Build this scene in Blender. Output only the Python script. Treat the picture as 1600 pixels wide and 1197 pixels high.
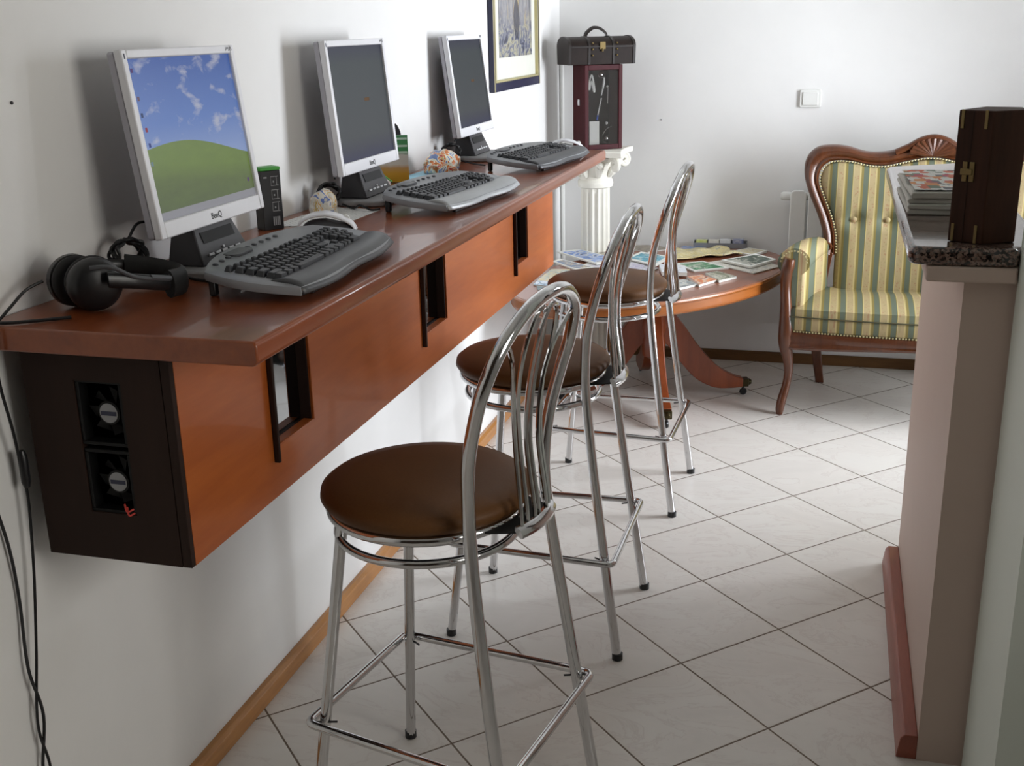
import bpy, bmesh, math, random
from mathutils import Vector, Matrix, Euler, noise
PI = math.pi
C = bpy.context.scene.collection
for o in list(bpy.data.objects): bpy.data.objects.remove(o)

# ------------------------------------------------------------------ camera
cam_d = bpy.data.cameras.new('camera'); cam = bpy.data.objects.new('camera', cam_d); C.objects.link(cam)
cam_d.sensor_width = 36; cam_d.lens = 36*1758.7/1600; cam_d.clip_start = .02
_y, _p, _r = .2807, .3064, -.0229
_f = Vector((-math.sin(_y)*math.cos(_p), math.cos(_y)*math.cos(_p), -math.sin(_p)))
_rt = Vector((math.cos(_y), math.sin(_y), 0)); _up = _rt.cross(_f)
_R = math.cos(_r)*_rt + math.sin(_r)*_up; _U = -math.sin(_r)*_rt + math.cos(_r)*_up
cam.matrix_world = Matrix(((_R.x, _U.x, -_f.x, 1.2915), (_R.y, _U.y, -_f.y, -1.4263), (_R.z, _U.z, -_f.z, 1.5897), (0, 0, 0, 1)))
bpy.context.scene.camera = cam
# ------------------------------------------------------------------ world, light, exposure
vs = bpy.context.scene.view_settings
vs.view_transform = 'Standard'; vs.look = 'None'; vs.gamma = 1; vs.use_curve_mapping = False
vs.exposure = 0.0
w = bpy.data.worlds.new('world'); bpy.context.scene.world = w; w.use_nodes = True
w.node_tree.nodes['Background'].inputs[0].default_value = (.75, .86, 1, 1)
w.node_tree.nodes['Background'].inputs[1].default_value = 1.0
def area(name, loc, direction, sx, sy, power, col, spread=PI):
    l = bpy.data.lights.new(name, 'AREA'); l.shape = 'RECTANGLE'; l.size = sx; l.size_y = sy
    l.energy = power; l.color = col; l.spread = spread
    o = bpy.data.objects.new(name, l); C.objects.link(o); o.location = loc
    o.rotation_euler = Vector(direction).to_track_quat('-Z', 'Y').to_euler(); return o
area('daylight_window', (2.93, 2.92, 1.20), (-1, -.22, -.16), .98, 1.75, 142, (.90, .94, 1))
area('side_fill_light', (2.96, -.55, 1.5), (-1, .1, -.10), 1.15, 1.2, 30, (1, .95, .86))  # added fill lamp, out of view, brightens the near left side

# ------------------------------------------------------------------ node helpers
class NT:
    def __init__(s, name):
        s.m = bpy.data.materials.new(name); s.m.use_nodes = True; s.t = s.m.node_tree
        s.b = s.t.nodes['Principled BSDF']; s.out = s.t.nodes['Material Output']
    def n(s, k, **kw):
        x = s.t.nodes.new(k)
        for a, v in kw.items(): setattr(x, a, v)
        return x
    def set(s, sock, v):
        if isinstance(v, bpy.types.NodeSocket): s.t.links.new(v, sock)
        elif isinstance(v, (tuple, list)) and len(v) == 3 and sock.type == 'RGBA': sock.default_value = (*v, 1)
        else: sock.default_value = v
    def ma(s, op, a, b=0.0, c=None):
        x = s.n('ShaderNodeMath', operation=op); s.set(x.inputs[0], a); s.set(x.inputs[1], b)
        if c is not None: s.set(x.inputs[2], c)
        return x.outputs[0]
    def mix(s, f, a, b, bt='MIX'):
        x = s.n('ShaderNodeMix', data_type='RGBA', blend_type=bt); s.set(x.inputs[0], f); s.set(x.inputs[6], a); s.set(x.inputs[7], b)
        return x.outputs[2]
    def co(s, kind='Object'): return s.n('ShaderNodeTexCoord').outputs[kind]
    def mapv(s, v, sc=(1, 1, 1), rot=(0, 0, 0), loc=(0, 0, 0)):
        x = s.n('ShaderNodeMapping'); s.set(x.inputs[0], v); x.inputs[1].default_value = loc; x.inputs[2].default_value = rot; x.inputs[3].default_value = sc
        return x.outputs[0]
    def noise(s, v, scale, detail=4, rough=.5, dist=0, out='Fac'):
        x = s.n('ShaderNodeTexNoise'); s.set(x.inputs['Vector'], v); x.inputs['Scale'].default_value = scale
        x.inputs['Detail'].default_value = detail; x.inputs['Roughness'].default_value = rough; x.inputs['Distortion'].default_value = dist
        return x.outputs[out]
    def ramp(s, f, stops, interp='LINEAR'):
        x = s.n('ShaderNodeValToRGB'); x.color_ramp.interpolation = interp; s.set(x.inputs[0], f); e = x.color_ramp.elements
        while len(e) < len(stops): e.new(.5)
        for i, (p, c) in enumerate(stops): e[i].position = p; e[i].color = (*c, 1)
        return x.outputs[0]
    def xyz(s, v):
        x = s.n('ShaderNodeSeparateXYZ'); s.set(x.inputs[0], v); return x.outputs
    def bump(s, h, st=.2, d=.01):
        x = s.n('ShaderNodeBump'); s.set(x.inputs['Height'], h); x.inputs['Strength'].default_value = st; x.inputs['Distance'].default_value = d
        s.t.links.new(x.outputs[0], s.b.inputs['Normal'])
    def fin(s, col=None, rough=None, metal=None, spec=None, coat=None):
        for k, v in (('Base Color', col), ('Roughness', rough), ('Metallic', metal), ('Specular IOR Level', spec), ('Coat Weight', coat)):
            if v is not None: s.set(s.b.inputs[k], v)
        return s.m
def lin(c): return tuple(((v/255+.055)/1.055)**2.4 if v/255 > .04045 else v/255/12.92 for v in c)
def plain(name, c, rough=.5, metal=0, spec=.5, coat=0, var=.04, scale=30):
    t = NT(name); c = lin(c); f = t.noise(t.co(), scale, 3)
    return t.fin(t.mix(f, tuple(v*(1-var) for v in c), tuple(min(1, v*(1+var)) for v in c)), rough, metal, spec, coat)
def wood(name, a, b, axis=1, rough=.3, scale=1, coat=.3):
    t = NT(name); sc = [14*scale]*3; sc[axis] = 1.6*scale
    v = t.mapv(t.co(), tuple(sc)); n1 = t.noise(v, 1.6, 6, .6, .6); n2 = t.noise(t.mapv(t.co(), tuple(q*7 for q in sc)), 1.5, 3, .6)
    f = t.ma('ADD', t.ma('MULTIPLY', n1, .7), t.ma('MULTIPLY', n2, .3))
    col = t.ramp(f, [(.3, lin(a)), (.7, lin(b))]); t.bump(n2, .04, .002)
    return t.fin(col, rough, 0, .5 if coat else .22, coat)
def speckle(name, cols, scale, rough=.15):
    t = NT(name); v = t.n('ShaderNodeTexVoronoi'); t.set(v.inputs['Vector'], t.co()); v.inputs['Scale'].default_value = scale
    x = t.xyz(v.outputs['Color'])[0]; f = t.ma('ADD', t.ma('MULTIPLY', x, .38), t.ma('MULTIPLY', t.noise(t.co(), scale*.45, 5, .7), .62))
    return t.fin(t.ramp(f, [(p, lin(c)) for p, c in cols]), rough, 0, .5, .3)

# ------------------------------------------------------------------ mesh helpers
def obj(name, bm, mat, parent=None, smooth=True, loc=None, rot=None, bevel=0, seg=2, sub=0, angle=40):
    me = bpy.data.meshes.new(name); bmesh.ops.recalc_face_normals(bm, faces=bm.faces); bm.to_mesh(me); bm.free()
    for m in (mat if isinstance(mat, list) else [mat]): me.materials.append(m)
    o = bpy.data.objects.new(name, me); C.objects.link(o)
    if smooth:
        for p in me.polygons: p.use_smooth = True
        try: me.set_sharp_from_angle(angle=math.radians(angle))
        except Exception: pass
    if parent: o.parent = parent
    if loc: o.location = loc
    if rot: o.rotation_euler = rot
    if bevel:
        b = o.modifiers.new('bevel', 'BEVEL'); b.width = bevel; b.segments = seg; b.limit_method = 'ANGLE'; b.angle_limit = math.radians(35)
    if sub:
        s = o.modifiers.new('sub', 'SUBSURF'); s.levels = sub; s.render_levels = sub
    return o
def thing(name, label, cat, loc=(0, 0, 0), rotz=0, group=None):
    o = bpy.data.objects.new(name, None); C.objects.link(o); o.empty_display_size = .05
    o.location = loc; o.rotation_euler = (0, 0, rotz); o['label'] = label; o['category'] = cat
    if group: o['group'] = group
    return o
def tag(o, label, cat, group=None):
    o['label'] = label; o['category'] = cat
    if group: o['group'] = group
    return o
def struct(o): o['kind'] = 'structure'; return o
def B(): return bmesh.new()
def box(bm, x0, x1, y0, y1, z0, z1, M=None, mi=0):
    vs_ = [bm.verts.new((M @ Vector(p)) if M else p) for p in ((x0, y0, z0), (x1, y0, z0), (x1, y1, z0), (x0, y1, z0), (x0, y0, z1), (x1, y0, z1), (x1, y1, z1), (x0, y1, z1))]
    for f in ((0, 3, 2, 1), (4, 5, 6, 7), (0, 1, 5, 4), (1, 2, 6, 5), (2, 3, 7, 6), (3, 0, 4, 7)):
        bm.faces.new([vs_[i] for i in f]).material_index = mi
    return bm
def bx(*a): return box(B(), *a)
def prism(bm, pts, a, b, axis=2, mi=0):
    """polygon pts (2D) extruded between a and b along axis (0,1,2)"""
    def P(p, h): return {2: (p[0], p[1], h), 0: (h, p[0], p[1]), 1: (p[0], h, p[1])}[axis]
    lo = [bm.verts.new(P(p, a)) for p in pts]; hi = [bm.verts.new(P(p, b)) for p in pts]; n = len(pts)
    bm.faces.new(lo[::-1]).material_index = mi; bm.faces.new(hi).material_index = mi
    for i in range(n): bm.faces.new([lo[i], lo[(i+1) % n], hi[(i+1) % n], hi[i]]).material_index = mi
    return bm
def smooth_path(P, n=6, closed=False):
    P = [Vector(p) for p in P]; out = []; N = len(P)
    for i in range(N if closed else N-1):
        g = lambda k: P[k % N] if closed else P[max(0, min(N-1, k))]
        a, b, c, d = g(i-1), g(i), g(i+1), g(i+2)
        for k in range(n):
            t = k/n; out.append(.5*((2*b)+(c-a)*t+(2*a-5*b+4*c-d)*t*t+(3*b-a-3*c+d)*t**3))
    if not closed: out.append(P[-1])
    return out
def tube(bm, P, r, seg=10, closed=False, caps=True, flat=1.0):
    P = [Vector(p) for p in P]; N = len(P); rr = r if isinstance(r, (list, tuple)) else [r]*N
    T = []
    for i in range(N):
        a = P[(i-1) % N] if closed or i > 0 else P[i]; b = P[(i+1) % N] if closed or i < N-1 else P[i]
        T.append((b-a).normalized())
    nrm = T[0].orthogonal().normalized(); rings = []; first = nrm.copy()
    for i in range(N):
        nrm = (nrm - T[i]*nrm.dot(T[i])).normalized(); bn = T[i].cross(nrm)
        rings.append([(nrm, bn)]); rings[-1] = (nrm.copy(), bn.copy())
    if closed:
        q = (first - T[0]*first.dot(T[0])).normalized(); e = rings[-1][0]; ang = math.atan2(e.cross(q).dot(T[0]), e.dot(q))
    else: ang = 0
    V = []
    for i in range(N):
        n_, b_ = rings[i]; tw = ang*i/N if closed else 0
        V.append([bm.verts.new(P[i] + rr[i]*(math.cos(2*PI*k/seg+tw)*n_*flat + math.sin(2*PI*k/seg+tw)*b_)) for k in range(seg)])
    for i in range(N if closed else N-1):
        a, b = V[i], V[(i+1) % N]
        for k in range(seg): bm.faces.new([a[k], a[(k+1) % seg], b[(k+1) % seg], b[k]])
    if caps and not closed: bm.faces.new(V[0][::-1]); bm.faces.new(V[-1])
    return bm
def lathe(bm, prof, seg=32, c=(0, 0), ang=None):
    V = []
    for r, z in prof:
        V.append([bm.verts.new((c[0]+r*math.cos(2*PI*k/seg), c[1]+r*math.sin(2*PI*k/seg), z)) for k in range(seg)] if r > 1e-6 else [bm.verts.new((c[0], c[1], z))])
    for a, b in zip(V, V[1:]):
        for k in range(seg):
            q = [a[k % len(a)], a[(k+1) % len(a)], b[(k+1) % len(b)], b[k % len(b)]]; q = list(dict.fromkeys(q))
            if len(q) > 2: bm.faces.new(q)
    if len(V[0]) > 1: bm.faces.new(V[0][::-1])
    if len(V[-1]) > 1: bm.faces.new(V[-1])
    return bm
def xf(bm, M): bmesh.ops.transform(bm, matrix=M, verts=bm.verts); return bm
def grid(bm, nu, nv, fn, mi=0, thick=None):
    V = [[bm.verts.new(fn(i/nu, j/nv)) for j in range(nv+1)] for i in range(nu+1)]
    for i in range(nu):
        for j in range(nv): bm.faces.new([V[i][j], V[i+1][j], V[i+1][j+1], V[i][j+1]]).material_index = mi
    return V
def text_mesh(s, size, M, mat, parent, name='lettering', ext=.0002, align='CENTER', bold=0.0):
    cu = bpy.data.curves.new('t', 'FONT'); cu.body = s; cu.size = size; cu.extrude = ext; cu.align_x = align; cu.align_y = 'CENTER'; cu.offset = bold
    t = bpy.data.objects.new('t', cu); me = bpy.data.meshes.new_from_object(t); bpy.data.objects.remove(t); bpy.data.curves.remove(cu)
    me.transform(M); me.materials.append(mat); me.name = name
    o = bpy.data.objects.new(name, me); C.objects.link(o); o.parent = parent; return o
def rrect(x0, x1, y0, y1, r, n=5):
    out = []
    for cx, cy, a in ((x1-r, y1-r, 0), (x0+r, y1-r, 90), (x0+r, y0+r, 180), (x1-r, y0+r, 270)):
        for k in range(n+1): t = math.radians(a+90*k/n); out.append((cx+r*math.cos(t), cy+r*math.sin(t)))
    return out

# ------------------------------------------------------------------ materials
M = {}
def wallmat(name, c, sc=9):
    t = NT(name); n = t.noise(t.co(), sc, 5, .55); c = lin(c); t.bump(t.noise(t.co(), 60, 3), .06, .004)
    return t.fin(t.mix(n, tuple(v*.97 for v in c), tuple(min(1, v*1.02) for v in c)), .6, 0, .3)
M['wall'] = wallmat('white_plaster', (232, 231, 229)); M['ceil'] = wallmat('ceiling_paint', (225, 225, 220))
M['beige'] = wallmat('beige_plaster', (202, 182, 170)); M['greenwall'] = wallmat('pale_grey_paint', (216, 222, 212))
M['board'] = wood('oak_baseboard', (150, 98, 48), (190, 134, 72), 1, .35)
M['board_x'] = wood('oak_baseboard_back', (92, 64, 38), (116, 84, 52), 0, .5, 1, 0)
M['redboard'] = wood('reddish_wood', (128, 62, 46), (158, 84, 62), 1, .4)
M['cherry'] = wood('cherry_veneer', (150, 72, 24), (182, 98, 40), 1, .42, .35, .12)
M['cherrytop'] = wood('cherry_worktop', (118, 56, 28), (150, 80, 42), 1, .30, .6, .3)
M['darkend'] = wood('shaded_end_wood', (38, 24, 18), (48, 31, 24), 2, .65, .8, 0)  # shade of the end face is put into this wood colour
M['black'] = plain('black_plastic', (22, 22, 24), .35); M['blackmatte'] = plain('black_foam', (16, 16, 17), .7)
M['cable'] = plain('black_cable', (18, 18, 20), .45); M['greycable'] = plain('grey_cable', (120, 120, 122), .45)
M['silver'] = plain('silver_plastic', (224, 224, 228), .35, .1); M['silverside'] = plain('silver_casing', (168, 166, 174), .4, .1)
M['kbgrey'] = plain('grey_plastic', (138, 140, 144), .42, .1); M['kbdark'] = plain('charcoal_plastic', (70, 71, 74), .42)
M['kbsilver'] = plain('silver_palmrest', (168, 170, 172), .38, .2); M['key'] = plain('key_plastic', (46, 47, 51), .45)
M['darkgrey'] = plain('dark_grey_plastic', (56, 54, 58), .45); M['hole'] = plain('dark_interior', (10, 9, 9), .8)
M['white'] = plain('white_plastic', (232, 232, 228), .35); M['red'] = plain('red_wire', (190, 60, 50), .5)
M['plaster'] = plain('white_plaster_cast', (236, 233, 222), .6)
M['brass'] = plain('aged_brass', (130, 112, 74), .4, .8); M['gold'] = plain('gold_edge', (196, 186, 140), .4, .5)
t = NT('polished_chrome'); M['chrome'] = t.fin(t.mix(t.noise(t.co(), 40, 2), (.60, .60, .61), (.68, .68, .69)), .10, 1.0)
t = NT('brown_vinyl'); n = t.noise(t.co(), 220, 3); t.bump(n, .12, .001); M['vinyl'] = t.fin(t.mix(n, lin((88, 56, 27)), lin((100, 66, 34))), .52, 0, .25)
M['granite'] = speckle('brown_granite', [(.30, (20, 17, 17)), (.40, (46, 38, 36)), (.48, (104, 82, 74)), (.60, (140, 116, 104)), (.70, (84, 80, 76))], 190, .14)
M['mahog'] = wood('mahogany', (68, 35, 17), (102, 55, 28), 2, .3, 1, .22)
M['yew'] = wood('honey_veneer', (132, 72, 24), (160, 92, 36), 0, .32, .7, .3)
M['tabletop'] = wood('table_veneer', (122, 66, 44), (142, 82, 56), 0, .3, .7, .4)
M['burg'] = wood('burgundy_wood', (58, 16, 22), (74, 24, 30), 2, .55, .8, 0)
M['leather'] = plain('dark_brown_leather', (36, 26, 22), .5, 0, .25, 0, .35, 40)
M['winebox'] = wood('dark_rosewood', (42, 24, 15), (70, 40, 25), 2, .6, 1, 0)
M['navy'] = plain('navy_frame', (30, 32, 62), .3); M['mat'] = plain('passepartout', (214, 214, 204), .7)
M['paper'] = plain('white_paper', (228, 228, 222), .7); M['pagewhite'] = plain('page_edges', (222, 220, 212), .8)

# floor tiles, laid diagonally, 333 mm
t = NT('marbled_floor_tiles'); X = t.xyz(t.co())
dx = t.ma('SUBTRACT', X[0], 1.2219); dy = t.ma('SUBTRACT', X[1], 1.8691)
ti = t.ma('DIVIDE', t.ma('SUBTRACT', dx, dy), .47136); tj = t.ma('DIVIDE', t.ma('MULTIPLY', t.ma('ADD', dx, dy), -1), .47136)
def edge(q): a = t.ma('FRACT', t.ma('ADD', q, 100.0)); return t.ma('MINIMUM', a, t.ma('SUBTRACT', 1.0, a))
e = t.ma('MINIMUM', edge(ti), edge(tj)); g = t.ma('LESS_THAN', e, .0072)
cid = t.n('ShaderNodeCombineXYZ'); t.set(cid.inputs[0], t.ma('FLOOR', ti)); t.set(cid.inputs[1], t.ma('FLOOR', tj))
wn = t.n('ShaderNodeTexWhiteNoise'); t.set(wn.inputs['Vector'], cid.outputs[0])
va = t.n('ShaderNodeVectorMath', operation='MULTIPLY_ADD'); t.set(va.inputs[0], wn.outputs['Color']); va.inputs[1].default_value = (7, 7, 7); t.set(va.inputs[2], t.co())
n1 = t.noise(t.mapv(va.outputs[0], (1, 1.8, 1)), 3.4, 7, .62, 1.4); n2 = t.noise(va.outputs[0], 1.3, 4, .5, .5)
vein = t.ramp(n1, [(.35, lin((222, 218, 213))), (.49, lin((228, 224, 219))), (.505, lin((216, 210, 205))), (.53, lin((228, 225, 220))), (.7, lin((231, 228, 223)))])
vein = t.mix(t.ma('MULTIPLY', n2, .35), vein, lin((224, 216, 204)))
vein = t.mix(t.ma('MULTIPLY', wn.outputs['Value'], .12), vein, lin((206, 200, 192)))
col = t.mix(g, vein, lin((118, 104, 90))); ee = t.n('ShaderNodeMapRange'); t.set(ee.inputs[0], e); ee.inputs[1].default_value = .004; ee.inputs[2].default_value = .014
t.bump(ee.outputs[0], .5, .0015)
M['floor'] = t.fin(col, t.ma('ADD', t.ma('MULTIPLY', g, .4), .30), 0, .4)

# upholstery: stripes along object X
def stripes(name, vaxis=2):
    t = NT(name); X = t.xyz(t.co()); P = .066
    u = t.ma('FRACT', t.ma('ADD', t.ma('DIVIDE', X[0], P), 10.2)); v = X[vaxis]
    cream, green, gold, pale = lin((172, 154, 116)), lin((98, 107, 92)), lin((134, 120, 68)), lin((196, 182, 130))
    c = t.ramp(u, [(0, gold), (.04, green), (.07, green), (.34, gold), (.385, pale), (.42, cream), (.46, cream), (.80, pale), (.84, lin((176, 160, 110))), (.90, gold)], 'CONSTANT')
    mo = t.n('ShaderNodeTexVoronoi'); cx = t.n('ShaderNodeCombineXYZ'); t.set(cx.inputs[0], t.ma('MULTIPLY', X[0], 1.0)); t.set(cx.inputs[1], v); t.set(mo.inputs['Vector'], cx.outputs[0]); mo.inputs['Scale'].default_value = 95
    inb = t.ma('MULTIPLY', t.ma('GREATER_THAN', u, .47), t.ma('LESS_THAN', u, .78))
    spot = t.ma('MULTIPLY', inb, t.ma('LESS_THAN', mo.outputs['Distance'], .34))
    big = t.ma('MULTIPLY', spot, t.ma('GREATER_THAN', t.ma('SINE', t.ma('MULTIPLY', v, 95)), .1))
    c = t.mix(t.ma('MULTIPLY', spot, .5), c, lin((150, 142, 98))); c = t.mix(t.ma('MULTIPLY', big, .55), c, lin((168, 118, 96)))
    t.bump(t.noise(t.co(), 400, 2), .15, .001)
    return t.fin(c, .62, 0, .3)
M['stripe'] = stripes('striped_damask'); M['stripe_seat'] = stripes('striped_damask_seat', 1)
def art(name, cols, scale=14, seed=0, dist=1.5, rough=.35, stretch=(1, 1, 1), detail=3):
    t = NT(name); f = t.noise(t.mapv(t.co(), stretch, (0, 0, 0), (seed*1.7, seed*.9, 0)), scale, detail, .55, dist); n = len(cols)
    return t.fin(t.ramp(f, [(.3+.4*i/max(1, n-1), lin(c)) for i, c in enumerate(cols)], 'LINEAR'), rough, 0, .4)
def glassmat(name, tint=(1, 1, 1), rough=.02, alpha=.14):
    t = NT(name); g = t.n('ShaderNodeBsdfGlossy'); g.inputs['Roughness'].default_value = rough
    tr = t.n('ShaderNodeBsdfTransparent'); tr.inputs[0].default_value = (*tint, 1); mx = t.n('ShaderNodeMixShader')
    fr = t.n('ShaderNodeFresnel'); fr.inputs[0].default_value = 1.5; t.set(mx.inputs[0], t.ma('ADD', fr.outputs[0], alpha*.3)); t.t.links.new(tr.outputs[0], mx.inputs[1]); t.t.links.new(g.outputs[0], mx.inputs[2])
    t.t.links.new(mx.outputs[0], t.out.inputs[0]); return t.m
M['glass'] = glassmat('clear_glass')
t = NT('mirrored_glass'); M['smoked'] = t.fin(t.mix(t.noise(t.co(), 5), (.30, .31, .32), (.34, .35, .36)), .04, 1.0)

# ------------------------------------------------------------------ setting
XR, YB, YF, ZC = 2.72, 4.003, -3.1, 2.75
struct(obj('floor', bx(-.15, XR+.15, YF-.15, YB+.15, -.12, 0), M['floor'], smooth=False))
struct(obj('ceiling', bx(-.15, XR+.15, YF-.15, YB+.15, ZC, ZC+.12), M['ceil'], smooth=False))
struct(obj('wall_left', bx(-.15, 0, YF-.15, YB+.15, 0, ZC), M['wall'], smooth=False))
struct(obj('wall_back', bx(0, XR+.15, YB, YB+.15, 0, ZC), M['wall'], smooth=False))
WY0, WY1, WZ0, WZ1 = 2.38, 3.42, .25, 2.15
bm = B(); box(bm, XR, XR+.15, YF, -1.15, 0, ZC); box(bm, XR, XR+.15, -1.15, .05, 0, .9); box(bm, XR, XR+.15, -1.15, .05, 2.1, ZC); box(bm, XR, XR+.15, .05, WY0, 0, ZC); box(bm, XR, XR+.15, WY1, YB, 0, ZC); box(bm, XR, XR+.15, WY0, WY1, 0, WZ0); box(bm, XR, XR+.15, WY0, WY1, WZ1, ZC)
struct(obj('wall_right', bm, M['wall'], smooth=False))
bm = B(); box(bm, 0, XR+.15, YF-.15, YF, 0, ZC)
struct(obj('wall_front', bm, wallmat('fill_cutting_brown', (92, 80, 70)), smooth=False))  # unseen wall toned dark to cut fill and darken chrome reflections
def window(n, M_, wdt, hgt):
    o = bpy.data.objects.new('window_%d' % n, None); C.objects.link(o); o.matrix_world = M_; struct(o)
    bm = B()
    for a in ((-wdt/2, -wdt/2+.05), (wdt/2-.05, wdt/2)): box(bm, *a, -.03, .03, 0, hgt)
    for z in ((0, .05), (hgt-.05, hgt)): box(bm, -wdt/2+.05, wdt/2-.05, -.03, .03, *z)
    obj('window_frame', bm, M['white'], o, bevel=.004)
    obj('window_pane', bx(-wdt/2+.05, wdt/2-.05, -.003, .003, .05, hgt-.05), M['glass'], o, smooth=False)
window(1, Matrix.Translation((XR+.06, (WY0+WY1)/2, WZ0)) @ Matrix.Rotation(PI/2, 4, 'Z'), WY1-WY0, WZ1-WZ0)
window(2, Matrix.Translation((XR+.06, -.55, .9)) @ Matrix.Rotation(PI/2, 4, 'Z'), 1.2, 1.2)  # second window is made up, out of view, to carry the fill lamp
def skirting(name, pts_xz, a, b, axis, mat):  # profile extruded along axis
    struct(obj(name, prism(B(), pts_xz, a, b, axis), mat, bevel=.002))
skirting('baseboard_left', [(0, 0), (.022, 0), (.022, .04), (.012, .049), (0, .049)], -3.05, YB-.002, 1, M['board'])
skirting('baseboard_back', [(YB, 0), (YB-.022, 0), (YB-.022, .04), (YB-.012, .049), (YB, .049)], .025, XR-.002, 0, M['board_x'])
# low partition beside the walkway, with its pier
struct(obj('wall_middle', bx(1.549, 1.69, .885, 1.88, 0, 1.1), M['beige'], smooth=False))
struct(obj('wall_pier', bx(1.642, 1.95, .50, .868, 0, ZC), [M['greenwall']], smooth=False))
struct(obj('baseboard_middle', prism(B(), [(1.5488, 0), (1.505, 0), (1.512, .05), (1.52, .06), (1.5488, .06)], .885, 1.875, 1), M['redboard'], bevel=.002))
struct(obj('trim_1', tube(B(), [(.012, YB-.012, .05), (.012, YB-.012, 1.42)], .010, 8), M['white']))

# ------------------------------------------------------------------ granite bar top
bt = thing('bar_countertop', 'brown speckled granite bar top with rounded edge on the low beige wall', 'countertop', (0, 0, 0))
out = [(1.70, .85), (1.70, 2.30), (1.62, 2.245)]
out += [(1.44+.05-.05*math.cos(a), 2.12-.0+.05*math.sin(a)) for a in (PI/2.2, PI/3, PI/6, 0)]
out += [(1.44+.02-.02*math.cos(a), .85+.02-.02*math.sin(a)) for a in (0, PI/4, PI/2)]
out = [(min(x, 1.70) if y > .872 else min(x, 1.639), y) for x, y in out]
out[0] = (1.639, .85); out.insert(1, (1.639, .873)); out.insert(2, (1.70, .873))
obj('granite_slab', prism(B(), out, 1.132, 1.168), M['granite'], bt, bevel=.012, seg=4)
obj('support_board', prism(B(), [(1.475, 1.101), (1.49, 1.1005), (1.639, 1.1005), (1.639, 1.1315), (1.475, 1.1315)], .852, .869, 1), M['beige'], bt, bevel=.004)
obj('support_board', bx(1.475, 1.70, .8695, 1.95, 1.1005, 1.1315), M['beige'], bt, bevel=.004)

# ------------------------------------------------------------------ wall-hung computer counter
ct = thing('computer_counter', 'long cherry wood counter hung on left wall with three small glazed openings', 'counter', (0, 0, 0))
ZT = 1.158
bm = B(); V = []
prism(bm, [(.004, 1.1185), (.484, 1.1185), (.492, 1.126), (.492, 1.151), (.487, 1.158), (.004, 1.158)], 0, 2.64, 1)
obj('worktop', bm, M['cherrytop'], ct, bevel=.003)
BX0, BX1, BY0, BY1, BZ0, BZ1 = .045, .317, .035, 2.54, .753, 1.118
ops = [(.352, .507), (1.160, 1.333), (2.020, 2.172)]; OZ = .853
bm = B(); ys = [BY0]+[q for o_ in ops for q in o_]+[BY1]
ys[0] = BY0+.012
box(bm, BX1-.017, BX1, BY0+.012, BY1, BZ0, OZ)
for k in range(0, len(ys), 2): box(bm, BX1-.017, BX1, ys[k], ys[k+1], OZ, BZ1)
obj('front_panel', bm, M['cherry'], ct, smooth=False)
bm = B(); box(bm, BX0, .138, BY0, BY0+.016, BZ0, BZ1); box(bm, .225, BX1-.018, BY0, BY0+.016, BZ0, BZ1)
box(bm, .138, .225, BY0, BY0+.016, BZ0, .838); box(bm, .138, .225, BY0, BY0+.016, 1.066, BZ1)
obj('end_panel', bm, M['darkend'], ct, smooth=False)
obj('end_edging', bx(BX1-.0165, BX1-.0002, BY0, BY0+.0118, BZ0, BZ1), M['darkend'], ct, bevel=.001)
bm = B(); box(bm, BX0, BX1-.018, BY0+.017, BY1, BZ0, BZ0+.016); box(bm, BX0, BX0+.012, BY0+.017, BY1, BZ0+.017, BZ1); box(bm, BX0+.013, BX1-.018, BY1-.016, BY1, BZ0+.017, BZ1)
obj('carcass', bm, M['darkend'], ct, smooth=False)
for (a, b) in ops:
    bm = B(); d = .05
    box(bm, BX1-.0235, BX1-.001, b-.004, b-.0002, OZ+.0002, BZ1-.003); box(bm, BX1-.0235, BX1-.001, a+.0002, a+.003, OZ+.0002, BZ1-.003)  # dark liner paints the shade inside the opening reveals
    box(bm, BX1-d, BX1-.0175, a-.01, a-.0002, OZ-.01, BZ1-.001); box(bm, BX1-d, BX1-.0175, b+.0002, b+.01, OZ-.01, BZ1-.001); box(bm, BX1-d, BX1-.0175, a-.0001, b+.0001, OZ-.01, OZ-.0005)
    obj('shaded_opening_frame', bm, M['darkend'], ct, smooth=False)
    obj('glass_pane', bx(BX1-.028, BX1-.024, a-.0001, b+.0001, OZ-.0004, BZ1-.002), M['smoked'], ct, smooth=False)
    obj('shadow_gap_strip', bx(BX1+.0002, BX1+.012, a-.014, a-.006, .822, BZ1-.0005), M['darkend'], ct, bevel=.002)  # dark strip stands in for the shaded gap between doors
    obj('edge_bead', bx(BX1+.0002, BX1+.005, a-.0055, a-.0005, OZ-.004, BZ1-.0005), M['cherry'], ct, bevel=.0015)
    obj('edge_bead', bx(BX1+.0002, BX1+.004, a, b, OZ-.004, OZ-.0003), M['cherry'], ct, bevel=.001)
    obj('edge_bead', bx(BX1+.0002, BX1+.004, b+.0005, b+.006, OZ-.004, BZ1-.0005), M['cherry'], ct, bevel=.0015)
M['plate'] = plain('base_plate_grey', (158, 157, 158), .5); M['fanblack'] = plain('fan_black', (9, 9, 10), .6, 0, .3); M['sticker'] = plain('sticker_silver', (150, 150, 152), .5)
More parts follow.
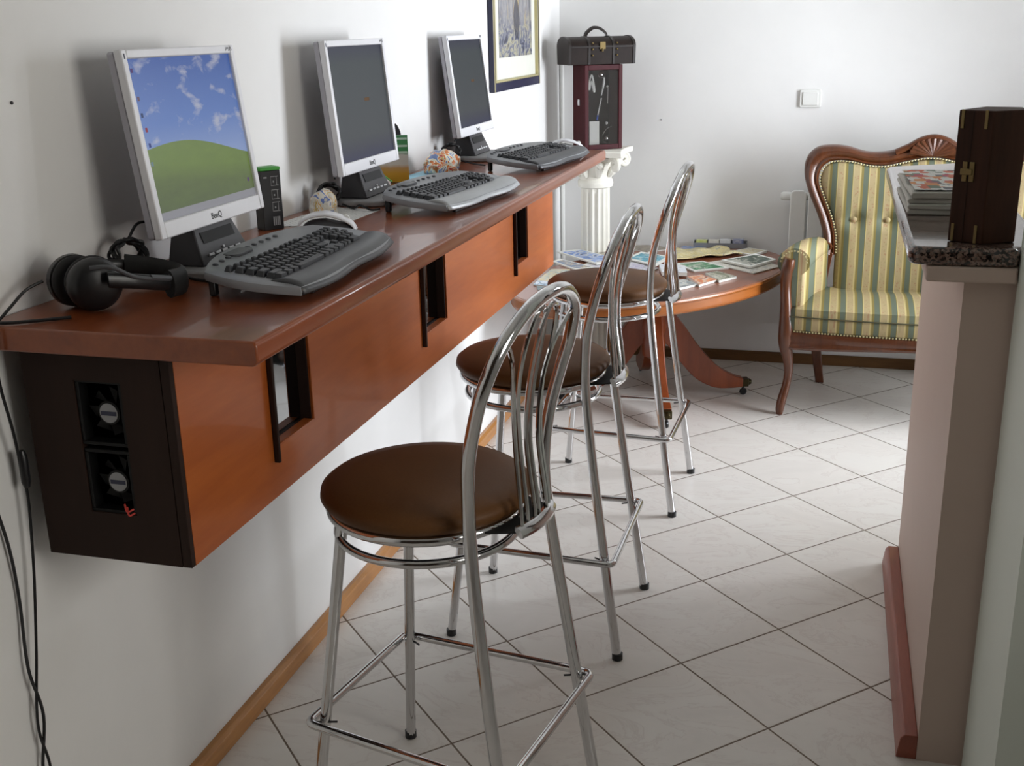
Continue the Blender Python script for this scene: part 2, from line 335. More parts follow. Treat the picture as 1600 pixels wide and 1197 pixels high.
# two cooling fans in the end panel
for zc in (1.012, .893):
    bm = B(); r = .04
    for a, b_, c_, d_ in ((.139, .224, zc+.050, zc+.056), (.139, .224, zc-.056, zc-.050), (.139, .145, zc-.05, zc+.05), (.218, .224, zc-.05, zc+.05)): box(bm, a, b_, BY0+.003, BY0+.026, c_, d_)
    fan = obj('cooling_fan', bm, M['fanblack'], ct, bevel=.001)
    hub = B(); lathe(hub, [(.0, .0), (.019, 0), (.020, .012), (0, .012)], 28)
    xf(hub, Matrix.Translation((.193, BY0+.019, zc)) @ Matrix.Rotation(PI/2, 4, 'X')); obj('fan_hub', hub, M['fanblack'], fan)
    bl = B()
    for k in range(7):
        a0 = 2*PI*k/7
        P = lambda rr, an, dd: (.193+rr*math.cos(an), BY0+.013+dd, zc+rr*math.sin(an))
        v = [bl.verts.new(P(.018, a0, 0)), bl.verts.new(P(.040, a0+.25, 0)), bl.verts.new(P(.040, a0+.85, .012)), bl.verts.new(P(.018, a0+.7, .012)),
             bl.verts.new(P(.018, a0, .0015)), bl.verts.new(P(.040, a0+.25, .0015)), bl.verts.new(P(.040, a0+.85, .0135)), bl.verts.new(P(.018, a0+.7, .0135))]
        for f in ((0, 1, 2, 3), (7, 6, 5, 4), (0, 4, 5, 1), (1, 5, 6, 2), (2, 6, 7, 3), (3, 7, 4, 0)): bl.faces.new([v[i] for i in f])
    obj('fan_blades', bl, M['fanblack'], fan)
    lb = B(); lathe(lb, [(0, 0), (.0165, 0), (.0165, .0006), (0, .0006)], 28); xf(lb, Matrix.Translation((.193, BY0+.0064, zc)) @ Matrix.Rotation(PI/2, 4, 'X'))
    lo_ = obj('silver_sticker', lb, M['sticker'], fan); lo_['label'] = 'round silver sticker with a dark band'
    obj('sticker_band', bx(.179, .207, BY0+.0052, BY0+.0057, zc-.004, zc+.003), M['navy'], fan, smooth=False)
bm = B(); tube(bm, smooth_path([(.205, .034, .857), (.214, .026, .848), (.221, .034, .85)]), .0016, 6); tube(bm, smooth_path([(.209, .034, .852), (.218, .024, .843), (.222, .034, .843)]), .0016, 6)
obj('fan_wire', bm, M['red'], ct)

# ------------------------------------------------------------------ monitors
def screen_mat(on):
    t = NT('desktop_screen' if on else 'idle_screen'); X = t.xyz(t.co()); u = t.ma('ADD', t.ma('DIVIDE', X[1], .352), .5); v = t.ma('DIVIDE', X[2], .2816)
    em = t.n('ShaderNodeEmission'); gl = t.n('ShaderNodeBsdfGlossy'); gl.inputs['Roughness'].default_value = .28; gl.inputs[0].default_value = (.055, .055, .055, 1)
    if on:
        sky = t.ramp(v, [(.35, lin((132, 152, 196))), (.6, lin((92, 122, 184))), (1, lin((62, 92, 160)))])
        cl = t.noise(t.mapv(t.co(), (1, 1, 1.9), (0, 0, 0), (0, .37, .2)), 15, 6, .55, .3)
        bias = t.ma('ADD', cl, t.ma('MULTIPLY', t.ma('SUBTRACT', u, .5), .10))
        sky = t.mix(t.ramp(bias, [(.55, (0, 0, 0)), (.68, (.8, .8, .8))]), sky, lin((176, 178, 192)))
        hill = t.ma('ADD', t.ma('SUBTRACT', .445, t.ma('MULTIPLY', t.ma('MULTIPLY', u, u), .10)), t.ma('MULTIPLY', t.ma('SINE', t.ma('MULTIPLY', u, 4.2)), .038))
        gn = t.noise(t.mapv(t.co(), (1, 3, 9)), 6, 4, .6)
        grass = t.mix(gn, lin((74, 92, 52)), lin((112, 134, 62)))
        dark = t.ramp(t.ma('ADD', v, t.ma('MULTIPLY', u, .12)), [(.05, lin((84, 90, 78))), (.25, lin((88, 98, 66))), (.36, lin((110, 132, 64)))])
        c = t.mix(t.ma('LESS_THAN', v, hill), sky, t.mix(.55, grass, dark))
        c = t.mix(t.ma('LESS_THAN', v, .052), c, lin((140, 140, 146)))
        t.set(em.inputs[0], c); em.inputs[1].default_value = .8
    else:
        t.set(em.inputs[0], t.ramp(v, [(0, lin((60, 62, 86))), (.1, lin((66, 68, 80))), (.2, lin((72, 76, 80))), (.85, lin((68, 74, 78))), (1, lin((58, 60, 78)))])); em.inputs[1].default_value = .8
    ad = t.n('ShaderNodeAddShader'); t.t.links.new(em.outputs[0], ad.inputs[0]); t.t.links.new(gl.outputs[0], ad.inputs[1]); t.t.links.new(ad.outputs[0], t.out.inputs[0]); return t.m
M['scr_on'] = screen_mat(True); M['scr_off'] = screen_mat(False)
def flat_em(name, c, s):
    t = NT(name); em = t.n('ShaderNodeEmission'); t.set(em.inputs[0], t.mix(t.noise(t.co(), 60, 2), lin(c), tuple(v*.8 for v in lin(c)))); em.inputs[1].default_value = s; t.t.links.new(em.outputs[0], t.out.inputs[0]); return t.m
M['hint'] = flat_em('dim_screen_text', (150, 122, 100), .5)
M['icon'] = [flat_em('desktop_icon_'+n_, c_, .8) for n_, c_ in (('rose', (110, 90, 130)), ('tan', (130, 110, 120)), ('grey', (90, 100, 130)), ('red', (160, 90, 100)), ('blue', (90, 100, 150)), ('pale', (130, 150, 160)))]
SW, SH = .352, .2816
TI = math.radians(6)
def monitor(loc, label, on, tilt=TI):
    """origin: under the middle of the screen on the counter; screen faces +x, right edge towards +y"""
    m = thing('monitor', label, 'monitor', loc, 0, 'flat screen monitors on the counter')
    T = Matrix.Translation((0, 0, .114)) @ Matrix.Rotation(-tilt, 4, 'Y')   # origin at bottom centre of the screen
    def P(name, bm, mat, par=m, **kw): 
        o = obj(name, bm, mat, par, **kw); o.matrix_local = T if par is m else Matrix.Identity(4); return o
    bs, bt_, bb = .016, .016, .030
    bm = B(); yo, yi = SW/2+bs, SW/2; z0, z1 = -bb, SH+bt_
    box(bm, -.012, .004, -yo, -yi, z0, z1); box(bm, -.012, .004, yi, yo, z0, z1); box(bm, -.012, .004, -yi, yi, SH, z1); box(bm, -.012, .004, -yi, yi, z0, 0)
    bez = P('bezel', bm, M['silver'], bevel=.0025)
    P('screen', bx(-.006, -.002, -yi, yi, 0, SH), M['scr_on'] if on else M['scr_off'], smooth=False)
    bm = B(); prism(bm, rrect(-yo+.001, yo-.001, z0+.001, z1-.001, .006), -.026, -.0125, 0)
    V1 = [bm.verts.new((-.026, y, z)) for y, z in ((-yo+.02, z0+.02), (yo-.02, z0+.02), (yo-.02, z1-.02), (-yo+.02, z1-.02))]
    V2 = [bm.verts.new((-.052, y, z)) for y, z in ((-yo+.07, z0+.07), (yo-.07, z0+.07), (yo-.07, z1-.07), (-yo+.07, z1-.07))]
    bm.faces.new(V2)
    for i in range(4): bm.faces.new([V1[i], V1[(i+1) % 4], V2[(i+1) % 4], V2[i]])
    P('back_casing', bm, M['silverside'], bevel=.002)
    # brand lettering on the lower bezel, model code on the upper one
    R = Matrix(((0, 0, 1, 0), (1, 0, 0, 0), (0, 1, 0, 0), (0, 0, 0, 1)))
    text_mesh('BenQ', .0165, Matrix.Translation((.0042, .0, -.0155)) @ R, M['black'], m, 'brand_lettering', .0003, bold=.0002).matrix_local = T
    text_mesh('FP575', .010, Matrix.Translation((.0042, yo-.022, SH+.008)) @ R, M['darkgrey'], m, 'model_lettering').matrix_local = T
    P('power_light', bx(.0041, .0046, -yo+.006, -yo+.009, SH+.000, SH+.009), M['navy'])
    if on:
        for k, (u, v) in enumerate(((.035, .93), (.04, .76), (.04, .66), (.05, .57), (.05, .475), (.035, .36), (.945, .12))):
            o = P('desktop_icon', bx(-.0019, -.0016, -yi+u*SW-.0032, -yi+u*SW+.0032, v*SH-.0038, v*SH+.0038), M['icon'][k % 6], smooth=False)
    else:
        P('screen_text', bx(-.0019, -.0016, .018, .050, .142, .150), M['hint'], smooth=False)
    # speaker foot: wedge with slanted front, grille and a row of buttons
    w2, w1 = .090, .068
    bm = B()
    lo = [bm.verts.new(p) for p in ((.022, -w2, .016), (.022, w2, .016), (-.055, w2, .016), (-.055, -w2, .016))]
    hi = [bm.verts.new(p) for p in ((-.010, -w1, .096), (-.010, w1, .096), (-.050, w1, .096), (-.050, -w1, .096))]
    bm.faces.new(lo[::-1]); bm.faces.new(hi)
    for i in range(4): bm.faces.new([lo[i], lo[(i+1) % 4], hi[(i+1) % 4], hi[i]])
    st = obj('stand', bm, M['darkgrey'], m, bevel=.003)
    S = Matrix.Translation((.022, 0, .016)) @ Matrix.Rotation(-math.atan2(.032, .08), 4, 'Y')
    o = obj('speaker_grille', bx(.0004, .0016, -.058, .058, .040, .062), M['blackmatte'], st, smooth=False); o.matrix_local = S
    for k, y in enumerate((-.05, -.025, 0, .025, .05)):
        o = obj('button', bx(.0004, .003, y-.009, y+.009, .015, .020), M['silver'], st, bevel=.0008); o.matrix_local = S
    o = obj('button', bx(.0004, .003, -.003, .003, .022, .027), M['silver'], st, bevel=.0008); o.matrix_local = S
    obj('base_plate', prism(B(), rrect(-.062, .085, -.13, .13, .04, 8), 0.0005, .0155), M['plate'], m, bevel=.004)
    obj('neck', bx(-.045, -.02, -.03, .03, .0955, .14), M['black'], m, bevel=.004)
    return m
monitor((.147, .499, ZT), 'silver monitor nearest the camera, showing a green hill under a blue sky', True, math.radians(7))
monitor((.110, 1.371, ZT), 'middle silver monitor with dark grey idle screen, beside the green beer card', False, math.radians(5))
monitor((.093, 2.362, ZT), 'farthest silver monitor with dark grey idle screen, left of the framed picture', False, math.radians(7))

# ------------------------------------------------------------------ keyboards
def keyboard(loc, rz, label, palm, deck):
    """local: +y to the typist's right, +x towards the typist"""
    k = thing('keyboard', label, 'keyboard', loc, rz, 'curved keyboards on the counter')
    L, xb, xf_ = .236, -.117, .124
    def outline(s=1.0):
        pts = []
        for i in range(25):  # back edge, left to right, bulging
            y = -L+2*L*i/24; pts.append((xb+.046*(abs(y)/L)**2.6, y))
        for i in range(1, 9): a = i/9; pts.append((xb+.046+(xf_-.022-xb-.046)*a, L+.020*math.sin(PI*a)))
        for i in range(25):
            y = L-2*L*i/24; pts.append((xf_-.022*(abs(y)/L)**2.2-.012*math.exp(-(y/.09)**2), y))
        for i in range(1, 9): a = 1-i/9; pts.append((xb+.046+(xf_-.022-xb-.046)*a, -L-.020*math.sin(PI*a)))
        return [(x*s, y*s) for x, y in pts]
    def zt(x): return .052 - .125*(x-xb)           # sloping deck height
    pts = outline(); n = len(pts); bm = B()
    rings = []
    for s, dz in ((.93, None), (.985, .004), (1.0, -.004), (.985, -.010), (.93, -.014)):
        rings.append([bm.verts.new((x*s+(0.0), y*(1-(1-s)*.45), (zt(x*s)+(.0 if dz is None else 0)) + ({None: .004, .004: .001, -.004: -.006, -.010: -.013, -.014: -.015}[dz]))) for x, y in pts])
    for a, b in zip(rings, rings[1:]):
        for i in range(n): bm.faces.new([a[i], a[(i+1) % n], b[(i+1) % n], b[i]])
    bm.faces.new(rings[0]); bm.faces.new(rings[-1][::-1])
    obj('deck', bm, deck, k)
    # palm rest
    bm = B()
    def pf(u, v):
        y = -L*.985+2*L*.985*u; xfv = xf_-.022*(abs(y)/L)**2.2-.012*math.exp(-(y/.09)**2)+.006; x0 = .058-.010*(abs(y)/L)**2
        x = x0+(xfv-x0)*v; return (x, y, zt(x)+.0050+.006*math.sin(PI*min(1, v*1.15))*(1-.2*v) - (.012*max(0, v-.8)/.2))
    grid(bm, 30, 8, pf)
    o = obj('palm_rest', bm, palm, k); s_ = o.modifiers.new('solid', 'SOLIDIFY'); s_.thickness = .007
    # keys
    proto = {}
    def key(x, y, wx, wy):
        q = (round(wx, 4), round(wy, 4))
        if q not in proto:
            b_ = B(); lo = [b_.verts.new((sx*wx/2, sy*wy/2, 0)) for sx, sy in ((-1, -1), (1, -1), (1, 1), (-1, 1))]
            hi = [b_.verts.new((sx*(wx/2-.0026), sy*(wy/2-.0026), .0105)) for sx, sy in ((-1, -1), (1, -1), (1, 1), (-1, 1))]
            b_.faces.new(lo[::-1]); b_.faces.new(hi)
            for i in range(4): b_.faces.new([lo[i], lo[(i+1) % 4], hi[(i+1) % 4], hi[i]])
            o = obj('key', b_, M['key'], k, bevel=.0012); proto[q] = o
        else:
            o = proto[q].copy(); C.objects.link(o); o.parent = k
        o.location = (x, y, zt(x)+.0035); o.rotation_euler = (0, .125, 0)
    p = .0187; Y0_ = -.220
    def cx(y): return .010*(1-(y/.235)**2)          # rows bend gently
    rows = [(-.012, [1]*13+[2]), (.0067, [1.5]+[1]*12+[1.5]), (.0254, [1.75]+[1]*11+[2.25]), (.0441, [2.25]+[1]*10+[2.75])]
    for rx, ws in rows:
        y = Y0_
        for w_ in ws:
            yc = y+w_*p/2; key(rx-.006+cx(yc), yc, p-.0022, w_*p-.0022); y += w_*p
    y = Y0_
    for w_ in (1.5, 1.25, 1.25, 6.0, 1.25, 1.25, 1.25, 1.25): yc = y+w_*p/2; key(.0568-.004+cx(yc)*.6, yc, p-.002, w_*p-.0022); y += w_*p
    for i in range(12): yc = Y0_+.028+i*p*1.09+(i//4)*.006; key(-.036+cx(yc), yc, .012, p-.003)
    key(-.036, Y0_+.006, .012, p-.004)
    for rx in (-.018, .0007):
        for i in range(3): key(rx, .062+i*p, p-.0022, p-.0022)
    key(.038, .062+p, p-.0022, p-.0022)
    for i in range(3): key(.0568, .062+i*p, p-.0022, p-.0022)
    for r_ in range(4):
        for i in range(4 if r_ < 3 else 3): key(-.018+r_*.0187, .128+i*p, p-.0022, p-.0022)
    key(.0568, .137, p-.0022, 2*p-.0022)
    # media buttons along the back edge
    for i in range(9):
        b_ = B(); lathe(b_, [(.0052, 0), (.0052, .003), (.003, .004), (0, .004)], 14); y = -.19+i*.030 + (.03 if i > 3 else 0)
        x = -.084+.018*(abs(y)/L)**2
        obj('media_button', b_, M['kbdark'], k, loc=(x, y, zt(x)+.0035))
    obj('media_panel', prism(B(), rrect(-.098, -.066, -.118, -.045, .012, 5), zt(-.082)+.002, zt(-.082)+.007), M['kbdark'], k, bevel=.001)
    for s in (-1, 1):
        obj('foot', bx(-.078, -.066, s*.205-.008, s*.205+.008, .0005, .032), M['black'], k, bevel=.003)
    obj('front_foot', bx(.085, .095, -.17, .17, .0005, .012), M['black'], k, bevel=.001)
    return k
keyboard((.335, .470, ZT), math.radians(3), 'grey curved keyboard with charcoal palm rest, nearest the camera', M['kbdark'], M['kbgrey'])
keyboard((.325, 1.375, ZT), math.radians(-6), 'grey curved keyboard with silver palm rest in front of middle monitor', M['kbsilver'], M['kbgrey'])
keyboard((.345, 2.195, ZT), math.radians(-7), 'grey curved keyboard with charcoal palm rest at far end of counter', M['kbdark'], M['kbgrey'])

# ------------------------------------------------------------------ mice
def mouse(loc, rz, label):
    m = thing('computer_mouse', label, 'mouse', loc, rz, 'silver and black mice')
    def shell(s, z0, zmax, r0=0.0):
        bm = B(); n = 24; prev = None; rings = []
        for j in range(9):
            t_ = j/8; rr = math.cos(t_*PI/2*.98)**.7 if j < 8 else 0
            z = z0+(zmax-z0)*math.sin(t_*PI/2)
            if j == 8: rings.append([bm.verts.new((0, -.006, zmax))]); break
            rings.append([bm.verts.new((.031*s*rr*math.cos(2*PI*i/n), .058*s*rr*math.sin(2*PI*i/n)-.006*t_, z*(1-.28*max(0, math.sin(2*PI*i/n))*(.3+.7*t_)*(1 if z > z0 else 0)))) for i in range(n)])
        for a, b in zip(rings, rings[1:]):
            for i in range(n):
                if len(b) > 1: bm.faces.new([a[i], a[(i+1) % n], b[(i+1) % n], b[i]])
                else: bm.faces.new([a[i], a[(i+1) % n], b[0]])
        bm.faces.new(rings[0][::-1]); return bm
    obj('body', shell(.96, .0005, .027), M['kbdark'], m)
    bm = B()   # silver back strip running over the top
    def f(u, v):
        a = -PI/2*.96+PI*.96*u; y = .0595*math.sin(a)-.004; x = -.019+.038*v; hz = .0405*math.cos(a)**.75*(1-.22*max(0, math.sin(a))); return (x*(1.25-.25*abs(math.sin(a))), y, max(.004, hz-.006*(2*v-1)**2))
    grid(bm, 22, 6, f); o = obj('silver_shell', bm, M['silver'], m); s_ = o.modifiers.new('solid', 'SOLIDIFY'); s_.thickness = .002; s_.offset = 1
    m.scale = (1.1, 1.1, 1.15); w_ = B(); lathe(w_, [(0, -.003), (.007, -.003), (.008, 0), (.007, .003), (0, .003)], 18); xf(w_, Matrix.Translation((0, .036, .026)) @ Matrix.Rotation(PI/2, 4, 'Y')); obj('scroll_wheel', w_, M['white'], m)
    return m
mouse((.205, .885, ZT), math.radians(-72), 'silver and black computer mouse behind the nearest keyboard')
mouse((.368, 2.56, ZT), math.radians(-74), 'silver and black computer mouse at far end of counter')

# ------------------------------------------------------------------ headphones
hp = thing('headphones', 'large black over-ear headphones lying on the near end of the counter', 'headphones', (0, 0, 0))
def cup(c, ax, r):
    q = Vector(ax).to_track_quat('Z', 'Y').to_matrix().to_4x4()
    bm = B(); lathe(bm, [(0, -.022), (r*.62, -.022), (r*.9, -.014), (r, -.002), (r*.98, .008), (r*.85, .012)], 36); xf(bm, Matrix.Translation(c) @ q); sh = obj('ear_cup', bm, M['black'], hp)
    bm = B(); ring = [(r*.74*math.cos(a), r*.74*math.sin(a), .018) for a in [2*PI*i/28 for i in range(28)]]; tube(bm, ring, r*.24, 10, True); xf(bm, Matrix.Translation(c) @ q); obj('ear_pad', bm, M['blackmatte'], sh)
    bm = B(); lathe(bm, [(0, .005), (r*.6, .005), (r*.6, .012), (0, .012)], 24); xf(bm, Matrix.Translation(c) @ q); obj('speaker_cloth', bm, M['kbdark'], sh)
cup((.140, .122, ZT+.0455), (-.72, .62, .10), .045); cup((.078, .150, ZT+.0445), (.80, -.45, .05), .044)
def ribbon(bm, P, a, h, seg=12):
    P = [Vector(p) for p in P]; secs = []
    for i, p in enumerate(P):
        T_ = (P[min(i+1, len(P)-1)]-P[max(i-1, 0)]).normalized(); N_ = T_.cross(Vector((0, 0, 1))).normalized()
        secs.append([p+N_*a*math.cos(2*PI*k/seg)+Vector((0, 0, h*math.sin(2*PI*k/seg))) for k in range(seg)])
    V = [[bm.verts.new(q) for q in s_] for s_ in secs]
    for u_, v_ in zip(V, V[1:]):
        for k in range(seg): bm.faces.new([u_[k], u_[(k+1) % seg], v_[(k+1) % seg], v_[k]])
    bm.faces.new(V[0][::-1]); bm.faces.new(V[-1]); return bm
hb = obj('headband', ribbon(B(), smooth_path([(.178, .105, ZT+.058), (.205, .145, ZT+.048), (.222, .20, ZT+.034), (.218, .25, ZT+.028), (.185, .290, ZT+.026), (.13, .305, ZT+.030), (.08, .285, ZT+.040), (.052, .235, ZT+.048), (.048, .17, ZT+.052)], 6), .005, .013), M['black'], hp)
obj('band_padding', ribbon(B(), smooth_path([(.224, .205, ZT+.031), (.219, .252, ZT+.027), (.186, .291, ZT+.026), (.13, .306, ZT+.030), (.085, .289, ZT+.038)], 6), .011, .024), M['blackmatte'], hb)
bm = B(); tube(bm, smooth_path([(.165, .080, ZT+.082), (.19, .10, ZT+.080), (.205, .135, ZT+.058), (.218, .165, ZT+.048)], 5), .0035, 8); tube(bm, [(.216, .165, ZT+.050), (.226, .200, ZT+.042), (.226, .235, ZT+.040)], .0055, 8); yk = obj('yoke', bm, M['kbdark'], hp)
def cord(name, P, r, label, mat='cable', n=8, grp=None):
    bm = B(); tube(bm, smooth_path(P, n), r, 8); return tag(obj(name, bm, M[mat]), label, 'cable', grp)
cord('headphone_cable', [(.05, .11, ZT+.05), (.035, .085, ZT+.04), (.03, .05, ZT+.02), (.03, .02, ZT+.006), (.036, -.010, ZT+.002), (.040, -.014, ZT-.03), (.034, -.006, 1.06), (.028, .012, .98), (.025, .02, .92), (.026, .024, .86), (.024, .02, .79), (.022, .01, .70), (.02, -.01, .58), (.016, -.03, .45), (.018, -.02, .35), (.014, -.03, .2), (.026, -.02, .06)], .0026, 'black cable looping down from the headphones beside the dark end panel')
cord('power_cable', [(.13, .065, ZT+.004), (.09, .035, ZT+.004), (.055, .014, ZT+.004), (.014, -.003, ZT+.004), (.008, -.013, ZT-.012), (.006, -.03, ZT-.03), (.008, -.05, 1.05), (.008, -.05, .98), (.008, -.035, .88), (.010, -.02, .78), (.008, -.015, .68), (.014, -.028, .56), (.020, -.018, .46), (.012, -.034, .34), (.02, -.028, .2), (.027, -.03, .06)], .0028, 'black cable hanging down the wall at the far left edge')
bm = B(); lathe(bm, [(0, 0), (.005, 0), (.008, .01), (.008, .055), (.005, .065), (0, .065)], 14); tag(obj('inline_switch', bm, M['black'], loc=(.027, .025, .875)), 'small black inline volume control on the hanging headphone cable', 'switch')
def coil(name, c, r, turns, label, tilt=(0, 1, 0), seed=1, tails=()):
    random.seed(seed); q = Vector(tilt).to_track_quat('Z', 'Y').to_matrix(); P = []
    for i in range(int(turns*12)):
        a = 2*PI*i/12; rr = r*(1+.18*random.uniform(-1, 1)); P.append(Vector(c)+q @ Vector((rr*math.cos(a), rr*.8*math.sin(a), .010*math.sin(i*.7)+.006*random.uniform(-1, 1))))
    bm = B(); tube(bm, smooth_path(P, 4), .0032, 7)
    for tl in tails: tube(bm, smooth_path(tl, 6), .0028, 7)
    return tag(obj(name, bm, M['cable']), label, 'cable', 'coiled cable bundles behind the monitors')
coil('cable_coil', (.055, .345, ZT+.052), .030, 6, 'black coiled cable bundle behind the nearest monitor, beside the headphones', (1, -.3, .2), 1,
     [[(.06, .345, ZT+.08), (.055, .385, ZT+.10), (.065, .425, ZT+.095)], [(.075, .345, ZT+.03), (.12, .35, ZT+.02), (.18, .353, ZT+.006), (.215, .35, ZT+.004)]])
coil('cable_coil', (.052, 1.228, ZT+.038), .026, 7, 'black coiled cable bundle behind the middle monitor, beside the yellow patterned bag', (.6, -1, .3), 2,
     [[(.06, 1.25, ZT+.07), (.058, 1.27, ZT+.09), (.058, 1.295, ZT+.09)], [(.09, 1.22, ZT+.01), (.13, 1.20, ZT+.004), (.165, 1.16, ZT+.018), (.185, 1.18, ZT+.004), (.205, 1.19, ZT+.006)]])
coil('cable_coil', (.052, 2.205, ZT+.040), .027, 7, 'black coiled cable bundle behind the farthest monitor, beside the orange patterned bag', (.6, -1, .3), 3,
     [[(.06, 2.22, ZT+.07), (.06, 2.26, ZT+.09), (.06, 2.29, ZT+.09)], [(.09, 2.19, ZT+.01), (.15, 2.14, ZT+.006), (.20, 2.10, ZT+.006)]])

# ------------------------------------------------------------------ small things on the counter
bk = thing('black_box', 'slim black cardboard box with green lid beside the nearest monitor', 'box', (.050, .905, ZT), math.radians(56))
obj('carton', bx(-.025, .025, -.018, .018, .0005, .134), M['black'], bk, bevel=.001)
o = obj('lid', bx(-.026, .026, -.019, .019, .1343, .142), plain('green_card', (60, 150, 50), .5), bk, bevel=.002); o['label'] = 'green top flap'
wl = plain('white_line_print', (150, 150, 150), .5)
bm = B()
for k, z in enumerate((.100, .070, .042)):
    for a in ((.004, .028, z, z+.0012), (.004, .028, z+.020, z+.0212), (.004, .0052, z, z+.021), (.0208, .022, z, z+.021), (.010, .015, z+.007, z+.011)): box(bm, -.004+a[0]*.9, -.004+a[1]*.8, -.0187, -.0182, a[2], a[3])
for x_ in (-.001, .004, .009, .013): box(bm, x_, x_+.003, -.0187, -.0182, .010, .030)
obj('printed_drawings', bm, wl, bk, smooth=False)
bm = B()
for a in ((.118, .121),): box(bm, -.018, -.010, -.0187, -.0182, *a)
obj('printed_line', bm, wl, bk, smooth=False)
def sheet(name, pts, z, mat, label, cat, th=.0008, grp=None):
    return tag(obj(name, prism(B(), pts, z, z+th), mat, smooth=False), label, cat, grp)
t = NT('handwritten_sheet'); X = t.xyz(t.co()); ln_ = t.ma('LESS_THAN', t.ma('FRACT', t.ma('MULTIPLY', X[0], 90)), .3); wr = t.ma('GREATER_THAN', t.noise(t.mapv(t.co(), (40, 260, 1)), 1.6, 4, .7), .56)
M['notes'] = t.fin(t.mix(t.ma('MULTIPLY', ln_, wr), lin((220, 220, 218)), lin((120, 120, 130))), .7)
sheet('paper_sheet', [(.03, .93), (.195, .965), (.20, 1.20), (.05, 1.235)], ZT+.0003, M['notes'], 'white sheet of notes under the yellow patterned bag', 'paper')
sheet('paper_sheet', [(.02, 1.76), (.12, 1.73), (.15, 1.97), (.03, 1.99)], ZT+.0003, plain('light_blue_paper', (150, 200, 220), .6), 'light blue sheet lying under the orange patterned bag', 'paper')
def bag(name, loc, sx, sy, sz, rz, mats, label, seed):
    bm = B(); bmesh.ops.create_icosphere(bm, subdivisions=4, radius=1)
    for v in bm.verts:
        p = v.co.copy(); n1_ = noise.noise(p*1.6+Vector((seed, 0, 0))); n2_ = noise.noise(p*5+Vector((0, seed, 0))); n3 = abs(noise.noise(p*9+Vector((0, 0, seed))))
        d = 1+.22*n1_+.11*n2_-.08*n3; v.co = Vector((p.x*sx*d, p.y*sy*d, max(-.45, p.z*d)*sz+.45*sz))
    t = NT(name+'_print_%d' % seed); f = t.noise(t.mapv(t.co(), (1, 1, 1), (0, 0, 0), (seed, 0, 0)), 24, 2, .5, 1.2); c = t.ramp(f, mats, 'CONSTANT')
    o = obj(name, bm, t.fin(c, .4), loc=loc, rot=(0, 0, rz)); return tag(o, label, 'bag', 'crumpled snack bags beside the monitors')
Wt = lin((205, 200, 190))
bag('snack_bag', (.080, 1.125, ZT+.002), .037, .042, .040, .3, [(0, Wt), (.30, lin((90, 110, 170))), (.36, Wt), (.53, lin((205, 150, 50))), (.58, Wt), (.63, lin((190, 160, 90))), (.66, Wt)], 'crumpled whitish snack bag with yellow print on the notes sheet', 3)
bag('snack_bag', (.105, 1.955, ZT+.002), .052, .072, .046, -.2, [(0, lin((225, 220, 190))), (.36, lin((120, 140, 190))), (.42, lin((230, 225, 205))), (.50, lin((215, 120, 50))), (.57, lin((225, 215, 190))), (.61, lin((190, 50, 50))), (.65, lin((220, 190, 120)))], 'crumpled snack bag with orange and red print near farthest monitor', 8)
# beer advertising card standing behind the middle monitor
cd = thing('display_card', 'green card showing a glass of beer beside the middle monitor', 'card', (.052, 1.70, ZT), math.radians(20))
t = NT('beer_card_print'); X = t.xyz(t.co()); a = t.ma('ADD', t.ma('MULTIPLY', t.noise(t.co(), 20, 3), .02), X[2])
c = t.ramp(t.ma('DIVIDE', a, .16), [(0, lin((206, 160, 40))), (.24, lin((214, 168, 60))), (.34, lin((205, 165, 110))), (.40, lin((215, 212, 200))), (.56, lin((214, 214, 205))), (.62, lin((70, 150, 90))), (1, lin((80, 150, 95)))])
M['beer'] = t.fin(c, .4)
pts = [(-.015, .002), (.036, .002), (.036, .138), (-.02, .138), (-.045, .11), (-.056, .075), (-.045, .03)]
obj('card_front', prism(B(), pts, -.0012, .0012, 1), M['beer'], cd, smooth=False)
bm = B(); tube(bm, smooth_path([(-.015, -.0015, .004), (-.045, -.0015, .032), (-.055, -.0015, .075), (-.044, -.0015, .108), (-.02, -.0015, .136)], 5), .0028, 6); obj('light_green_border', bm, plain('light_green_print', (120, 200, 110), .5), cd)
bm = B()
for z in (.125, .104, .086): box(bm, .004, .034, -.0018, -.0013, z, z+.006)
obj('pale_bands', bm, plain('pale_print', (200, 225, 205), .5), cd, smooth=False)
obj('bottle_cutout', prism(B(), [(-.004, .1385), (.018, .1385), (.016, .150), (.009, .166), (.003, .172), (-.003, .164)], -.0012, .0012, 1), M['darkgrey'], cd, smooth=False)
obj('strut', bx(-.02, .03, .0015, .04, .001, .003), M['darkgrey'], cd, smooth=False)

